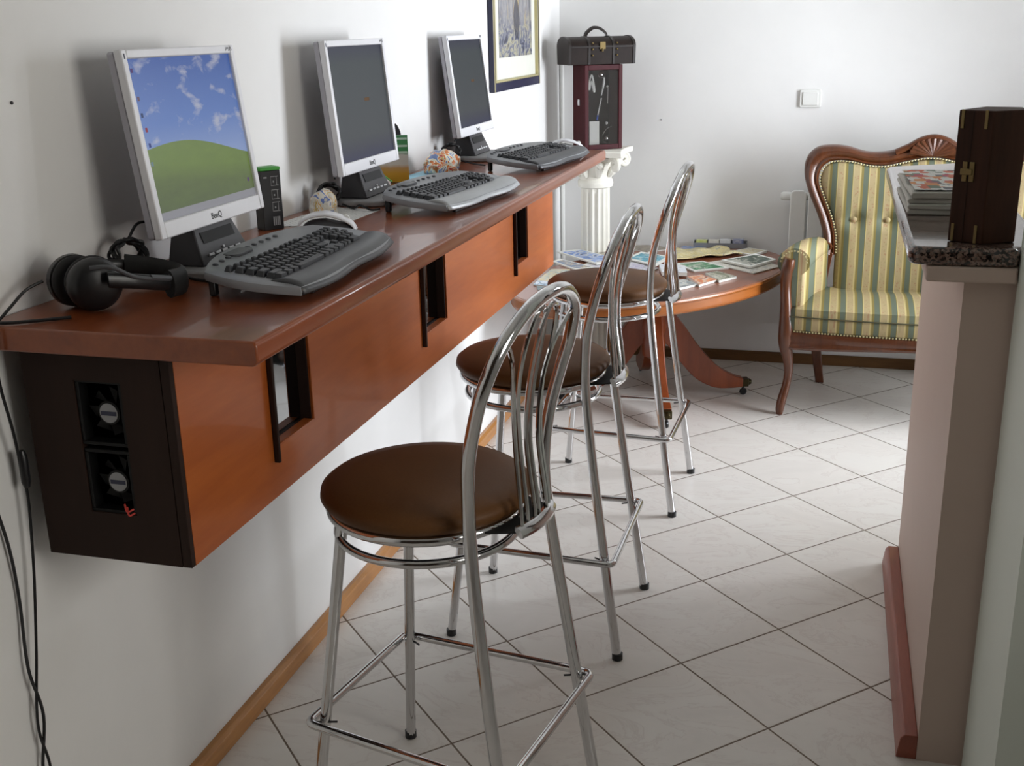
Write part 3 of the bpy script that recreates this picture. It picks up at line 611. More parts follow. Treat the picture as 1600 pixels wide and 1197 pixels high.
# ------------------------------------------------------------------ bar stools
def make_stool():
    s = thing('bar_stool', '', 'bar stool', (0, 0, 0), 0, 'chrome bar stools along the counter')
    cz, cxs = .726, -.034
    bm = B(); lathe(bm, [(0, cz-.003), (.185, cz-.003), (.197, cz+.004), (.205, cz+.016), (.203, cz+.028), (.19, cz+.038), (.15, cz+.046), (.08, cz+.05), (0, cz+.051)], 56, (cxs, 0)); obj('seat_cushion', bm, M['vinyl'], s, angle=70)
    ring = lambda r, z, n=48: [(cxs+r*math.cos(2*PI*i/n), r*math.sin(2*PI*i/n), z) for i in range(n)]
    obj('seat_ring', tube(B(), ring(.186, cz-.0115), .0105, 10, True), M['chrome'], s)
    obj('lower_ring', tube(B(), ring(.176, cz-.062), .0088, 10, True), M['chrome'], s)
    bm = B(); pl = [(cxs+.186*math.cos(2*PI*i/40), .186*math.sin(2*PI*i/40)) for i in range(40)]; prism(bm, pl, cz-.0075, cz-.0035); obj('seat_board', bm, M['blackmatte'], s)
    hp_ = [(.239, .201, .0), (.200, .186, .28), (.164, .170, .55), (.147, .160, .70), (.145, .160, .79), (.153, .170, .875), (.172, .179, .955), (.192, .180, 1.02), (.213, .156, 1.085), (.226, .104, 1.127), (.233, .050, 1.147)]
    path = hp_ + [(.236, 0, 1.152)] + [(x, -y, z) for x, y, z in hp_[::-1]]
    obj('back_hoop', tube(B(), smooth_path(path, 6), .0125, 14), M['chrome'], s)
    for sg in (-1, 1):
        P = smooth_path([(-.150, sg*.118, cz-.014), (-.155, sg*.122, cz-.05), (-.190, sg*.157, .34), (-.226, sg*.191, 0)], 6)
        obj('leg', tube(B(), P, .0115, 12), M['chrome'], s)
        obj('leg_tip', lathe(B(), [(.0118, .0), (.0135, .001), (.0135, .018), (.0118, .019)], 14, (-.226, sg*.191)), M['black'], s)
        obj('leg_tip', lathe(B(), [(.0128, .0), (.0145, .001), (.0145, .018), (.0128, .019)], 14, (.239, sg*.201)), M['black'], s)
    # foot rest: one rounded loop outside the four legs
    z = .275; c_ = []
    for cx_, cy_, a0 in ((.208, .192, 0), (-.205, .172, 90), (-.205, -.172, 180), (.208, -.192, 270)):
        for k in range(5): a = math.radians(a0+90*k/4); c_.append((cx_+.018*math.cos(a), cy_+.018*math.sin(a), z))
    obj('foot_rest', tube(B(), c_, .0088, 10, True), M['chrome'], s)
    bm = B()
    for x_, y_ in ((.208, .192), (-.205, .172), (-.205, -.172), (.208, -.192)): tube(bm, [(x_+(.012 if x_ > 0 else -.012), y_*1.06, z), (x_-(.034 if x_ > 0 else -.034), y_*.93, z)], .0022, 6)
    obj('screws', bm, M['black'], s)
    # curved base plate and thin spindles
    bm = B(); n = 14; P = []
    for i in range(n+1): a = -.072+.144*i/n; P.append((.210-.012*(a/.072)**2, a, cz-.008))
    tube(bm, P, .013, 8, flat=.55); obj('spindle_plate', bm, M['chrome'], s)
    obj('bracket', prism(B(), [(.10, -.11), (.195, -.066), (.205, 0), (.195, .066), (.10, .11)], cz-.013, cz-.0085), M['blackmatte'], s, bevel=.001)
    def sp(yb, pts):
        x0 = .197; P = smooth_path([(x0, yb, cz-.006), (x0, yb, cz+.02)]+pts, 6); return P
    r = .0047
    for sg in (-1, 1):
        obj('outer_spindle', tube(B(), sp(sg*.058, [(.186, sg*.053, .87), (.188, sg*.062, .97), (.200, sg*.086, 1.035), (.212, sg*.120, 1.075), (.216, sg*.146, 1.092)]), r, 8), M['chrome'], s)
    for sg in (-1, 1):
        A = [(.199, sg*.036, cz-.006), (.198, sg*.036, cz+.03), (.186, sg*.034, .87), (.190, sg*.046, .97), (.205, sg*.057, 1.04), (.219, sg*.048, 1.097), (.226, sg*.028, 1.124), (.225, sg*.003, 1.120), (.212, -sg*.014, 1.07), (.191, -sg*.014, .97), (.184, -sg*.012, .87), (.197, -sg*.012, cz+.03), (.199, -sg*.012, cz-.006)]
        if sg > 0: A = [(x+.004, y, z_) for x, y, z_ in A]
        obj('spindle_loop', tube(B(), smooth_path(A, 6), r, 8), M['chrome'], s)
    return s
def copy_tree(o, parent=None):
    c = o.copy(); C.objects.link(c); c.parent = parent
    for ch in o.children: copy_tree(ch, c)
    return c
st1 = make_stool(); st2 = copy_tree(st1); st3 = copy_tree(st1)
for s_, (x, y, r_), l_ in ((st1, (.601, .465, -10.3), 'chrome bar stool with brown round seat nearest the camera'), (st2, (.585, 1.348, -.8), 'chrome bar stool with brown round seat, the middle one of three'), (st3, (.602, 2.283, -1.9), 'chrome bar stool with brown round seat, farthest one, beside the magazine table')):
    s_.location = (x, y, 0); s_.rotation_euler = (0, 0, math.radians(r_)); s_['label'] = l_

# ------------------------------------------------------------------ oval pedestal table
TX, TY, TA, TB, TR, TZ = .572, 3.325, .735, .45, 1.0, .565
M['tableleg'] = wood('table_leg_wood', (110, 50, 22), (138, 68, 32), 2, .38, .8, .15)
tb = thing('pedestal_table', 'oval wooden pedestal table with splayed legs covered in magazines', 'table', (TX, TY, 0), TR)
bm = B(); n = 72; rings = []
for a_, z in ((-.03, TZ-.060), (-.012, TZ-.058), (-.006, TZ-.050), (-.010, TZ-.046), (-.010, TZ-.018), (-.002, TZ-.014), (0, TZ-.008), (-.003, TZ-.002), (-.010, TZ-.0005)):
    rings.append([bm.verts.new(((TA+a_)*math.cos(2*PI*i/n), (TB+a_)*math.sin(2*PI*i/n), z)) for i in range(n)])
for a, b in zip(rings, rings[1:]):
    for i in range(n): bm.faces.new([a[i], a[(i+1) % n], b[(i+1) % n], b[i]])
bm.faces.new(rings[0][::-1]); bm.faces.new(rings[-1])
obj('apron_rim', bm, M['yew'], tb, angle=30)
bm = B(); lo = [bm.verts.new(((TA-.012)*math.cos(2*PI*i/n), (TB-.012)*math.sin(2*PI*i/n), TZ-.0004)) for i in range(n)]; r_ = bmesh.ops.extrude_face_region(bm, geom=[bm.faces.new(lo)])
for v in r_['geom']:
    if isinstance(v, bmesh.types.BMVert): v.co.z += .0012
obj('tabletop', bm, M['tabletop'], tb, smooth=False)
bm = B(); lathe(bm, [(.10, TZ-.0605), (.10, TZ-.075), (.05, TZ-.085), (.036, .40), (.05, .37), (.058, .33), (.048, .29), (.055, .27), (.05, .20), (.02, .185), (0, .18)], 32); obj('pedestal', bm, M['tableleg'], tb)
for k, deg in enumerate((287, 17, 107, 197)):
    a = math.radians(deg)-TR; bm = B(); pr = []
    ctl = [(.03, .415, .0), (.07, .405, 0), (.13, .335, 0), (.20, .235, 0), (.28, .145, 0), (.35, .100, 0), (.40, .082, 0)]
    low = [(.03, .255), (.06, .245), (.12, .165), (.19, .088), (.27, .046), (.345, .040), (.40, .045)]
    up = smooth_path(ctl, 5); lw = smooth_path([(x, z, 0) for x, z in low], 5)
    Vs = []
    for (p1, p2) in zip(up, lw):
        wd = .022
        Vs.append([bm.verts.new((p1.x, -wd, p1.y)), bm.verts.new((p1.x, wd, p1.y)), bm.verts.new((p2.x, wd, p2.y)), bm.verts.new((p2.x, -wd, p2.y))])
    for p_, q_ in zip(Vs, Vs[1:]):
        for i in range(4): bm.faces.new([p_[i], p_[(i+1) % 4], q_[(i+1) % 4], q_[i]])
    bm.faces.new(Vs[0][::-1]); bm.faces.new(Vs[-1]); xf(bm, Matrix.Rotation(a, 4, 'Z')); lg = obj('leg', bm, M['tableleg'], tb, bevel=.004)
    bm = B(); box(bm, .385, .425, -.020, .020, .044, .080); tube(bm, [(.425, 0, .062), (.44, 0, .060)], [.017, .010], 10); xf(bm, Matrix.Rotation(a, 4, 'Z')); cp = obj('brass_cap', bm, plain('dark_brass', (60, 52, 30), .4, .8) if k == 0 else bpy.data.materials['dark_brass'], lg, bevel=.003)
    bm = B(); lathe(bm, [(0, -.007), (.014, -.007), (.017, 0), (.014, .007), (0, .007)], 16); xf(bm, Matrix.Rotation(a, 4, 'Z') @ Matrix.Translation((.405, 0, .0175)) @ Matrix.Rotation(PI/2, 4, 'X'))
    tube(bm, [Matrix.Rotation(a, 3, 'Z') @ Vector((.405, 0, .046)), Matrix.Rotation(a, 3, 'Z') @ Vector((.405, 0, .02))], .006, 8); obj('castor', bm, M['black'], lg)

# magazines and leaflets on the table: corner points in room coordinates, resting height, thickness
mz = TZ+.0012
mags = [
 ('magazine', [(.077, 3.641), (.163, 3.711), (.372, 3.526), (.296, 3.42)], 1, .007, [(80, 120, 190), (140, 170, 220), (205, 215, 230), (90, 110, 140)], 'magazine with blue sky cover at left of table below the column', 1),
 ('magazine', [(.094, 3.463), (.113, 3.519), (.301, 3.361), (.223, 3.315)], 0, .006, [(90, 120, 160), (170, 150, 120), (190, 185, 170), (80, 110, 150)], 'blue and brown landscape magazine in front of the blue sky one', 1),
 ('magazine', [(.141, 3.746), (.236, 3.819), (.432, 3.662), (.359, 3.559)], 0, .006, [(120, 114, 104), (165, 155, 138), (190, 180, 160)], 'grey brown magazine at back of table near the white column', 1),
 ('magazine', [(.416, 3.551), (.453, 3.702), (.593, 3.616), (.56, 3.422)], 1, .006, [(50, 140, 165), (90, 180, 200), (60, 110, 140), (205, 215, 215)], 'turquoise magazine in middle of table behind the stool backs', 1),
 ('magazine', [(.33, 3.87), (.446, 3.915), (.572, 3.865), (.472, 3.761)], 0, .006, [(84, 74, 66), (120, 108, 96), (150, 140, 120)], 'dark brown magazine at far back of table between two stool backs', 0),
 ('map', [(.621, 3.585), (.602, 3.801), (.80, 3.89), (.895, 3.745)], 1, .010, [(170, 150, 96), (214, 200, 150), (190, 176, 120), (222, 212, 176)], 'large creased yellowish map lying at back of table', 2),
 ('magazine', [(.643, 3.503), (.749, 3.572), (.867, 3.457), (.739, 3.37)], 0, .006, [(30, 110, 66), (70, 150, 100), (190, 186, 150), (40, 120, 80)], 'green and beige brochure in middle of table', 1),
 ('magazine', [(.784, 3.56), (.937, 3.726), (1.08, 3.533), (.985, 3.378)], 0, .004, [(214, 210, 196), (190, 184, 170), (222, 220, 212)], 'white magazine lying under the dark green one at right of table', 0),
 ('magazine', [(.843, 3.57), (.975, 3.717), (1.06, 3.62), (.968, 3.455)], 1, .009, [(58, 78, 66), (92, 110, 100), (70, 90, 104), (110, 124, 110)], 'dark green magazine on a white one at right of table by the settee arm', 1),
 ('magazine', [(.86, 3.81), (.93, 3.90), (1.01, 3.85), (.955, 3.74)], 0, .010, [(196, 180, 136), (206, 196, 160), (96, 84, 90), (200, 190, 150)], 'beige magazine with dark picture at back right of table', 1),
 ('booklet', [(.585, 3.395), (.69, 3.375), (.717, 3.25), (.62, 3.24)], 1, .016, [(232, 232, 234), (214, 220, 230), (226, 228, 230)], 'thick white booklet in middle of table right of stool seat', 0),
 ('brochure', [(.655, 3.135), (.722, 3.18), (.785, 3.09), (.714, 2.985)], 0, .010, [(120, 130, 134), (180, 186, 186), (88, 96, 100), (210, 210, 206)], 'grey folded brochure at near rim of table, leftmost of row of three', 3),
 ('brochure', [(.719, 3.232), (.774, 3.285), (.858, 3.191), (.792, 3.068)], 0, .010, [(206, 110, 60), (226, 150, 90), (150, 90, 100), (220, 180, 140)], 'orange folded brochure at near rim of table, middle of row of three', 3),
 ('brochure', [(.786, 3.312), (.835, 3.365), (.932, 3.263), (.864, 3.162)], 0, .010, [(110, 116, 90), (160, 160, 136), (206, 206, 196), (96, 96, 84)], 'grey green folded brochure at near rim of table, rightmost of row of three', 3),
 ('magazine', [(.12, 3.08), (.125, 3.29), (.20, 3.30), (.21, 3.05)], 0, .005, [(222, 220, 206), (214, 186, 110), (200, 196, 180), (150, 170, 170)], 'cream magazine with yellow patches at left of table beside the farthest seat', 0),
 ('leaflet', [(.125, 2.99), (.125, 3.06), (.25, 3.035), (.24, 2.955)], 0, .005, [(190, 205, 225), (226, 230, 234), (150, 180, 205)], 'pale blue leaflet at near left rim of table', 0),
 ('leaflet', [(.165, 2.90), (.145, 2.965), (.255, 2.93), (.27, 2.87)], 0, .004, [(70, 100, 104), (110, 134, 134), (60, 84, 90)], 'grey green leaflet at the near left tip of table', 0),
 ('magazine', [(.36, 3.36), (.42, 3.52), (.57, 3.40), (.51, 3.25)], 0, .005, [(214, 216, 226), (170, 160, 190), (225, 225, 228)], 'white and lilac page lying in the middle of table behind the stool seat', 0),
 ('magazine', [(.24, 3.40), (.30, 3.60), (.46, 3.50), (.41, 3.30)], 0, .004, [(226, 226, 230), (196, 190, 205), (230, 230, 228)], 'white and pale lilac magazine between the blue sky and turquoise ones', 1),
 ('magazine', [(.60, 3.80), (.62, 3.93), (.72, 3.925), (.735, 3.82)], 0, .004, [(90, 80, 130), (60, 120, 180), (170, 160, 170)], 'purple and blue leaflet between the yellowish map and the grey rack', 0),
 ('magazine', [(.27, 3.17), (.31, 3.33), (.47, 3.22), (.42, 3.07)], 1, .005, [(190, 170, 140), (150, 160, 170), (214, 206, 190)], 'brown and grey magazine half hidden behind the farthest stool seat', 0),
]
for i, (nm, pts, lv, th, cs, lb, wavy) in enumerate(mags):
    if not lb: continue
    cx_, cy_ = sum(p[0] for p in pts)/4, sum(p[1] for p in pts)/4
    e_ = Vector((pts[1][0]-pts[0][0]+pts[2][0]-pts[3][0], pts[1][1]-pts[0][1]+pts[2][1]-pts[3][1])); an = math.atan2(e_.y, e_.x)
    ca, sa = math.cos(-an), math.sin(-an); q = [((x-cx_)*ca-(y-cy_)*sa, (x-cx_)*sa+(y-cy_)*ca) for x, y in pts]
    if sum(q[k][0]*q[(k+1) % 4][1]-q[(k+1) % 4][0]*q[k][1] for k in range(4)) < 0: q = q[::-1]
    m_ = thing(nm, lb, {'map': 'map', 'booklet': 'booklet', 'brochure': 'brochure', 'leaflet': 'leaflet'}.get(nm, 'magazine'), (cx_, cy_, mz+.0075*lv), an, 'magazines and leaflets on the pedestal table')
    cov = art('cover_print_%d' % i, cs+[(70, 74, 84)], 17 if wavy != 3 else 24, i*1.3, 2.2, .3, (1, 1.5, 1), 6); gr = .93 if wavy == 3 else 1.09; q = [(x*gr, y*gr) for x, y in q]
    if wavy == 2:
        def pf_(u, v):
            a0 = Vector(q[0]).lerp(Vector(q[1]), u); b0 = Vector(q[3]).lerp(Vector(q[2]), u); p_ = a0.lerp(b0, v)
            return (p_.x+.006*math.sin(v*19), p_.y+.006*math.sin(u*15), .008+.004*math.sin(u*9+v*4)+.004*math.sin(v*15))
        bm = B(); grid(bm, 16, 20, pf_); o = obj('folded_paper', bm, cov, m_); s_ = o.modifiers.new('solid', 'SOLIDIFY'); s_.thickness = .006
        continue
    sh = [(x*.985, y*.985) for x, y in q]
    obj('pages', prism(B(), sh, .0003, th-.0004), M['pagewhite'], m_, smooth=False)
    obj('cover', prism(B(), q, th-.0003, th+.0005), cov if wavy != 1 else M['paper'], m_, smooth=False)
    if wavy in (1, 3):   # printed picture block on the cover
        a_, b_ = (.80, .50) if i % 2 else (.84, .34)
        pb = [(x*a_, y*a_) for x, y in q]; 
        obj('cover_picture', prism(B(), pb, th+.0006, th+.0008), art('cover_picture_%d' % i, [cs[-1], cs[0], cs[0], cs[1], (214, 210, 198), cs[0], (60, 62, 70)], 13, i*2.1+5, 2.2, .3, (1, 1, 1), 5), m_, smooth=False)
rk = thing('leaflet_rack', 'low grey card rack of small leaflets at the back of the table', 'rack', (.79, 3.955, mz), math.radians(1))
RX, RY, RR_ = .79, 3.955, math.radians(1)
bm = B(); box(bm, -.125, .125, -.030, -.027, 0, .024); box(bm, -.125, .125, .012, .015, 0, .032); box(bm, -.125, -.122, -.0265, .0115, 0, .028); box(bm, .122, .125, -.0265, .0115, 0, .028); box(bm, -.1215, .1215, -.0265, .0115, 0, .002)
obj('tray', bm, M['kbgrey'], rk, smooth=False)
for i, (x, cs) in enumerate(((-.088, [(190, 200, 110), (215, 215, 160)]), (-.030, [(215, 210, 200), (230, 228, 220)]), (.024, [(200, 205, 210), (228, 228, 228)]), (.083, [(60, 80, 140), (190, 190, 200)]))):
    o = obj('leaflet', bx(x-.025, x+.025, -.0255, .010, .0025, .034+.002*i), art('rack_print_%d' % i, cs, 40, i, 1)); o.location = (RX, RY, mz); o.rotation_euler = (0, 0, RR_)
    tag(o, ['yellow green', 'cream', 'white', 'blue patterned'][i]+' stack of small leaflets standing in the grey rack', 'leaflet', 'leaflets in the rack')

# ------------------------------------------------------------------ settee
se = thing('settee', 'mahogany framed settee upholstered in green and cream striped damask with carved shell crest', 'settee', (1.69, 3.50, 0), 0)
# local: x right, -y front
W = M['mahog']
def loft(bm, secs, cap=True):
    V = [[bm.verts.new(p) for p in s] for s in secs]; n = len(V[0])
    for a, b in zip(V, V[1:]):
        for i in range(n): bm.faces.new([a[i], a[(i+1) % n], b[(i+1) % n], b[i]])
    if cap: bm.faces.new(V[0][::-1]); bm.faces.new(V[-1])
    return bm
# left (negative x) half outline of the back, mirrored: outer and inner frame lines (x, z)
outer = [(-.425, .60), (-.430, .68), (-.455, .76), (-.50, .86), (-.525, .94), (-.52, 1.01), (-.48, 1.055), (-.42, 1.067), (-.35, 1.062), (-.27, 1.040), (-.19, 1.040), (-.11, 1.058), (-.04, 1.072), (0, 1.075)]
inner = [(-.375, .60), (-.378, .68), (-.400, .76), (-.435, .84), (-.462, .91), (-.455, .965), (-.425, .995), (-.39, 1.003), (-.33, 1.000), (-.26, .985), (-.19, .982), (-.11, 1.0), (-.04, 1.015), (0, 1.018)]
def sm2(L): return [(p.x, p.y) for p in smooth_path([(a, b, 0) for a, b in L], 5)]
so, si = sm2(outer), sm2(inner)
so = so + [(-x, z) for x, z in so[-2::-1]]; si = si + [(-x, z) for x, z in si[-2::-1]]
def yb(z): return .155+(z-.45)*.16          # back rake: y at height z (front face of frame)
bm = B(); secs = []
for (a, b) in zip(so, si):
    mx, mz_ = (a[0]+b[0])/2, (a[1]+b[1])/2
    def L(t_): return (a[0]+(b[0]-a[0])*t_, a[1]+(b[1]-a[1])*t_)
    pr = []
    for t_, dd in ((0, .014), (.12, -.004), (.35, -.014), (.6, -.010), (.72, -.002), (.86, -.008), (1, .004), (1, .045), (0, .045)):
        x_, z_ = L(t_); pr.append((x_, yb(z_)+dd, z_))
    secs.append(pr)
loft(bm, secs); obj('back_frame', bm, W, se)
# shell crest
bm = B(); N = 11
for i in range(N):
    a = PI*(.08+.84*i/(N-1)); L_ = .1*(1-.28*abs(math.cos(a)))*(1 if i % 2 == 0 else .96)
    p0 = Vector((0, yb(1.02)-.014, 1.028)); p1 = Vector((.105*math.cos(a)*.9, yb(1.06)-.020, 1.028+.070*math.sin(a)))
    tube(bm, [p0, p0.lerp(p1, .5)+Vector((0, -.006, 0)), p1], [.005, .010, .0135], 8)
tube(bm, smooth_path([(-.15, yb(1.03)-.01, 1.040), (-.095, yb(1.03)-.01, 1.066), (-.05, yb(1.03)-.01, 1.092), (0, yb(1.03)-.01, 1.104), (.05, yb(1.03)-.01, 1.092), (.095, yb(1.03)-.01, 1.066), (.15, yb(1.03)-.01, 1.040)], 5), .014, 8)
obj('shell_crest', bm, W, se)
bm = B(); 
for s in (-1, 1): tube(bm, smooth_path([(s*(.405+.018*math.cos(a)*k_), yb(.62)-.012, .635+.018*math.sin(a)*k_) for a, k_ in [(i*.7, 1-i*.07) for i in range(12)]], 3), .006, 6)
obj('carved_scroll', bm, W, se)
# back upholstery: padded surface
inn = [(x*.985, z-.003) for x, z in si]
zb = [z for x, z in inn]
def xin(z, s):
    best = None
    L_ = [(x, zz) for x, zz in inn if (x < 0)]
    for (x0, z0), (x1, z1) in zip(L_, L_[1:]):
        if min(z0, z1) <= z <= max(z0, z1) and x0 < -.37: t_ = (z-z0)/(z1-z0+1e-9); best = x0+(x1-x0)*t_; break
    return best if best is not None else -.375
def ztop(x):
    ax = -abs(x); L_ = [(x_, z_) for x_, z_ in inn if x_ <= 0 and z_ > .93]
    for (x0, z0), (x1, z1) in zip(L_, L_[1:]):
        if x0 <= ax <= x1 and x1 > x0: return z0+(z1-z0)*(ax-x0)/(x1-x0)
    return .955 if ax < -.4 else L_[-1][1]
bm = B(); nu, nv = 60, 40; btn = [(s*x_, z_) for s in (-1, 1) for x_, z_ in ((.303, .755), (.163, .755))]
def bf(u, v):
    # v: bottom .42 -> top ; clamp to outline
    z = .42+(1.02-.42)*v; xl = xin(max(.6, min(z, .955)), 0) if z < .955 else -.455
    x = -abs(xl)+2*abs(xl)*u; zz = z
    if z > .93:
        zt_ = ztop(x); zz = .93+(zt_-.93)*(z-.93)/(1.02-.93)
    e_ = min(u, 1-u)*2*.44; ed = min(1, e_/.07); top = min(1, max(0, (ztop(x)-zz))/.07); puff = .030*math.sqrt(max(0, min(ed, 1)))*math.sqrt(max(0, top))
    for bx_, bz_ in btn: puff -= .022*math.exp(-((x-bx_)**2+(zz-bz_)**2)/.0012)
    puff -= .006*math.exp(-((zz-.755)/.02)**2)
    return (x, yb(zz)-puff+.006, zz)
grid(bm, nu, nv, bf); o = obj('back_cushion', bm, M['stripe'], se)
s_ = o.modifiers.new('solid', 'SOLIDIFY'); s_.thickness = .02; s_.offset = -1
for bx_, bz_ in btn:
    b_ = B(); bmesh.ops.create_uvsphere(b_, u_segments=16, v_segments=8, radius=.012); xf(b_, Matrix.Translation((bx_, yb(bz_)-.010, bz_)) @ Matrix.Diagonal((1, .5, 1, 1))); obj('button', b_, M['stripe'], se)
def nails(name, P, step=.0125, r=.0042, par=None):
    bm = B(); acc = 0; P = [Vector(p) for p in P]
    for a, b in zip(P, P[1:]):
        d = (b-a).length; q = step-acc
        while q < d:
            c = a.lerp(b, q/d); v = [bm.verts.new(c+Vector((r*math.cos(k*PI/3), -.0005, r*math.sin(k*PI/3)))) for k in range(6)]; tp = bm.verts.new(c+Vector((0, -.0035, 0)))
            for k in range(6): bm.faces.new([v[k], v[(k+1) % 6], tp])
            q += step
        acc = d-(q-step)
    o = obj(name, bm, M['gold'], par or se); o['label'] = 'row of brass upholstery nails'; return o
nails('nail_row', [(x*.99, yb(z)-.006, z-.002) for x, z in si])
# seat
SF, SBk = -.285, .17      # front and back y
def sx(y): return .545-.075*(y-SF)/(SBk-SF)
def front(u): x = -1+2*u; return SF-.045*(1-x*x)
bm = B()
def sf(u, v):
    x_ = -1+2*u; yf_ = front(u)
    if v < .25:       # front face
        t_ = v/.25; z = .362+.095*t_; y = yf_-.012*math.sin(PI*t_)+(.012 if t_ > .9 else 0)*0
        return (x_*(sx(SF)-.01), y, z)
    t_ = (v-.25)/.75; y = yf_+(SBk-yf_)*t_; z = .457+.028*math.sin(PI*min(1, t_*1.1+.05))*(1-abs(x_)**4*.5)
    return (x_*(sx(max(SF, y))-.01), y, z)
grid(bm, 40, 28, sf); o = obj('seat_cushion', bm, M['stripe_seat'], se); s_ = o.modifiers.new('solid', 'SOLIDIFY'); s_.thickness = .02; s_.offset = -1
bm = B(); tube(bm, [(-.53+1.06*i/30, front(i/30)-.013, .430) for i in range(31)], .003, 6); obj('seat_piping', bm, plain('dark_piping', (70, 66, 40), .7), se)
nails('nail_row', [((-1+2*i/30)*.53, front(i/30)-.006, .366) for i in range(31)])
# rails
bm = B(); secs = []
for i in range(31):
    u = i/30; x_ = (-1+2*u)*.535; y = front(u); dz = .012*math.cos((-1+2*u)*PI*.9)-.012
    secs.append([(x_, y-.010, .362), (x_, y-.016, .345), (x_, y-.010, .325-dz*0), (x_, y-.018, .322+dz), (x_, y-.012, .312+dz), (x_, y+.020, .312+dz), (x_, y+.020, .362)])
loft(bm, secs); obj('front_rail', bm, W, se)
for s in (-1, 1):
    bm = B(); loft(bm, [[(s*(sx(y)-.03), y, .30), (s*(sx(y)), y, .30), (s*(sx(y)), y, .372), (s*(sx(y)-.03), y, .372)] for y in (SF+.02, -.1, .05, SBk+.02)]); obj('side_rail', bm, W, se, bevel=.003)
    bm = B(); loft(bm, [[(s*.47, .15, .30), (s*.43, .15, .30), (s*.43, .19, .30), (s*.47, .19, .30)], [(s*.43, .17, .61), (s*.38, .17, .61), (s*.38, .21, .61), (s*.43, .21, .61)]]); obj('rear_post', bm, W, se, bevel=.003)
    P = [(.445, .185, .31, .024), (.435, .19, .2, .022), (.42, .20, .1, .020), (.405, .212, 0, .018)]
    bm = B(); loft(bm, [[(s*x-r, y-r, z), (s*x+r, y-r, z), (s*x+r, y+r, z), (s*x-r, y+r, z)] for x, y, z, r in P]); obj('rear_leg', bm, W, se, bevel=.004)
    # cabriole front leg and arm post
    P = [(.560, -.285, .0, .013), (.560, -.284, .025, .018), (.552, -.276, .07, .019), (.540, -.262, .12, .017), (.533, -.255, .18, .018), (.538, -.262, .24, .022), (.548, -.275, .29, .027), (.552, -.280, .33, .030), (.552, -.278, .38, .030), (.556, -.272, .46, .024), (.562, -.266, .54, .022), (.562, -.268, .60, .024), (.556, -.272, .635, .026), (.550, -.272, .665, .022)]
    bm = B(); PP = smooth_path([p[:3] for p in P], 4); RR = [p.x for p in smooth_path([(p[3], 0, 0) for p in P], 4)]
    tube(bm, [(s*p.x, p.y, p.z) for p in PP], RR, 12); obj('front_leg', bm, W, se)
    # padded arm: roll on top, upholstered side below
    bm = B(); secs = []
    for i in range(15):
        u = i/14; y = -.262+.45*u; xc = .535-.085*u; zc = .648+.012*math.sin(PI*u)-.02*u; r1 = .062-.012*u
        sec = []
        for k in range(20):
            a = 2*PI*k/20; sec.append((s*(xc+r1*1.05*math.cos(a)), y, zc+r1*.95*math.sin(a)))
        secs.append(sec)
    loft(bm, secs); obj('arm_roll', bm, M['stripe_seat'], se)
    bm = B(); loft(bm, [[(s*(.490-.095*u), -.250+.435*u, .45), (s*(.545-.085*u), -.250+.435*u, .36), (s*(.550-.085*u), -.250+.435*u, .64-.02*u), (s*(.490-.090*u), -.250+.435*u, .64-.02*u)] for u in (0, .25, .5, .75, 1)]); obj('arm_panel', bm, M['stripe'], se, bevel=.01)
    nails('nail_row', [(s*.535+.052*math.cos(a), -.266, .648+.048*math.sin(a)) for a in [PI*1.05-i*PI*1.1/20 for i in range(21)]])

# ------------------------------------------------------------------ radiator, switch, nail holes
rd = thing('radiator', 'white panel radiator on back wall behind the settee', 'radiator', (1.08, 3.93, .20))
for i in range(10):
    bm = B(); prism(bm, rrect(-.036, .036, 0, .645, .02), -.012, .012, 1); obj('radiator_section', bm, M['white'], rd, loc=(.06+i*.08, 0, 0), bevel=.004)
for z_ in (.615, .03): obj('header_pipe', tube(B(), [(.02, .02, z_), (.84, .02, z_)], .018, 12), M['white'], rd)
bm = B(); lathe(bm, [(0, 0), (.018, 0), (.020, .006), (.020, .035), (.014, .045), (0, .047)], 20); xf(bm, Matrix.Translation((.024, .02, .615)) @ Matrix.Rotation(-PI/2, 4, 'Y')); obj('valve_cap', bm, M['white'], rd)
bm = B(); box(bm, -.004, .004, .02, .07, .60, .63); xf(bm, Matrix.Translation((.2, 0, 0))); obj('wall_bracket', bm, M['white'], rd)
sw = thing('light_switch', 'square white light switch on the back wall', 'light switch', (1.167, YB, 1.25))
obj('switch_plate', prism(B(), rrect(-.047, .047, -.039, .039, .008), -.010, -.0005, 1), M['white'], sw, bevel=.002)
obj('rocker', prism(B(), rrect(-.034, .034, -.029, .029, .004), -.0145, -.0102, 1), M['white'], sw, bevel=.002)
for p_, l_ in (((.489, YB-.0015, 1.156), 'small dark nail hole in the back wall beside the column'), ((.0015, .16, 1.49), 'small dark nail hole in left wall, left of nearest monitor')):
    bm = B(); bmesh.ops.create_uvsphere(bm, u_segments=10, v_segments=6, radius=.003); tag(obj('wall_nail', bm, M['darkgrey'], loc=p_), l_, 'nail')

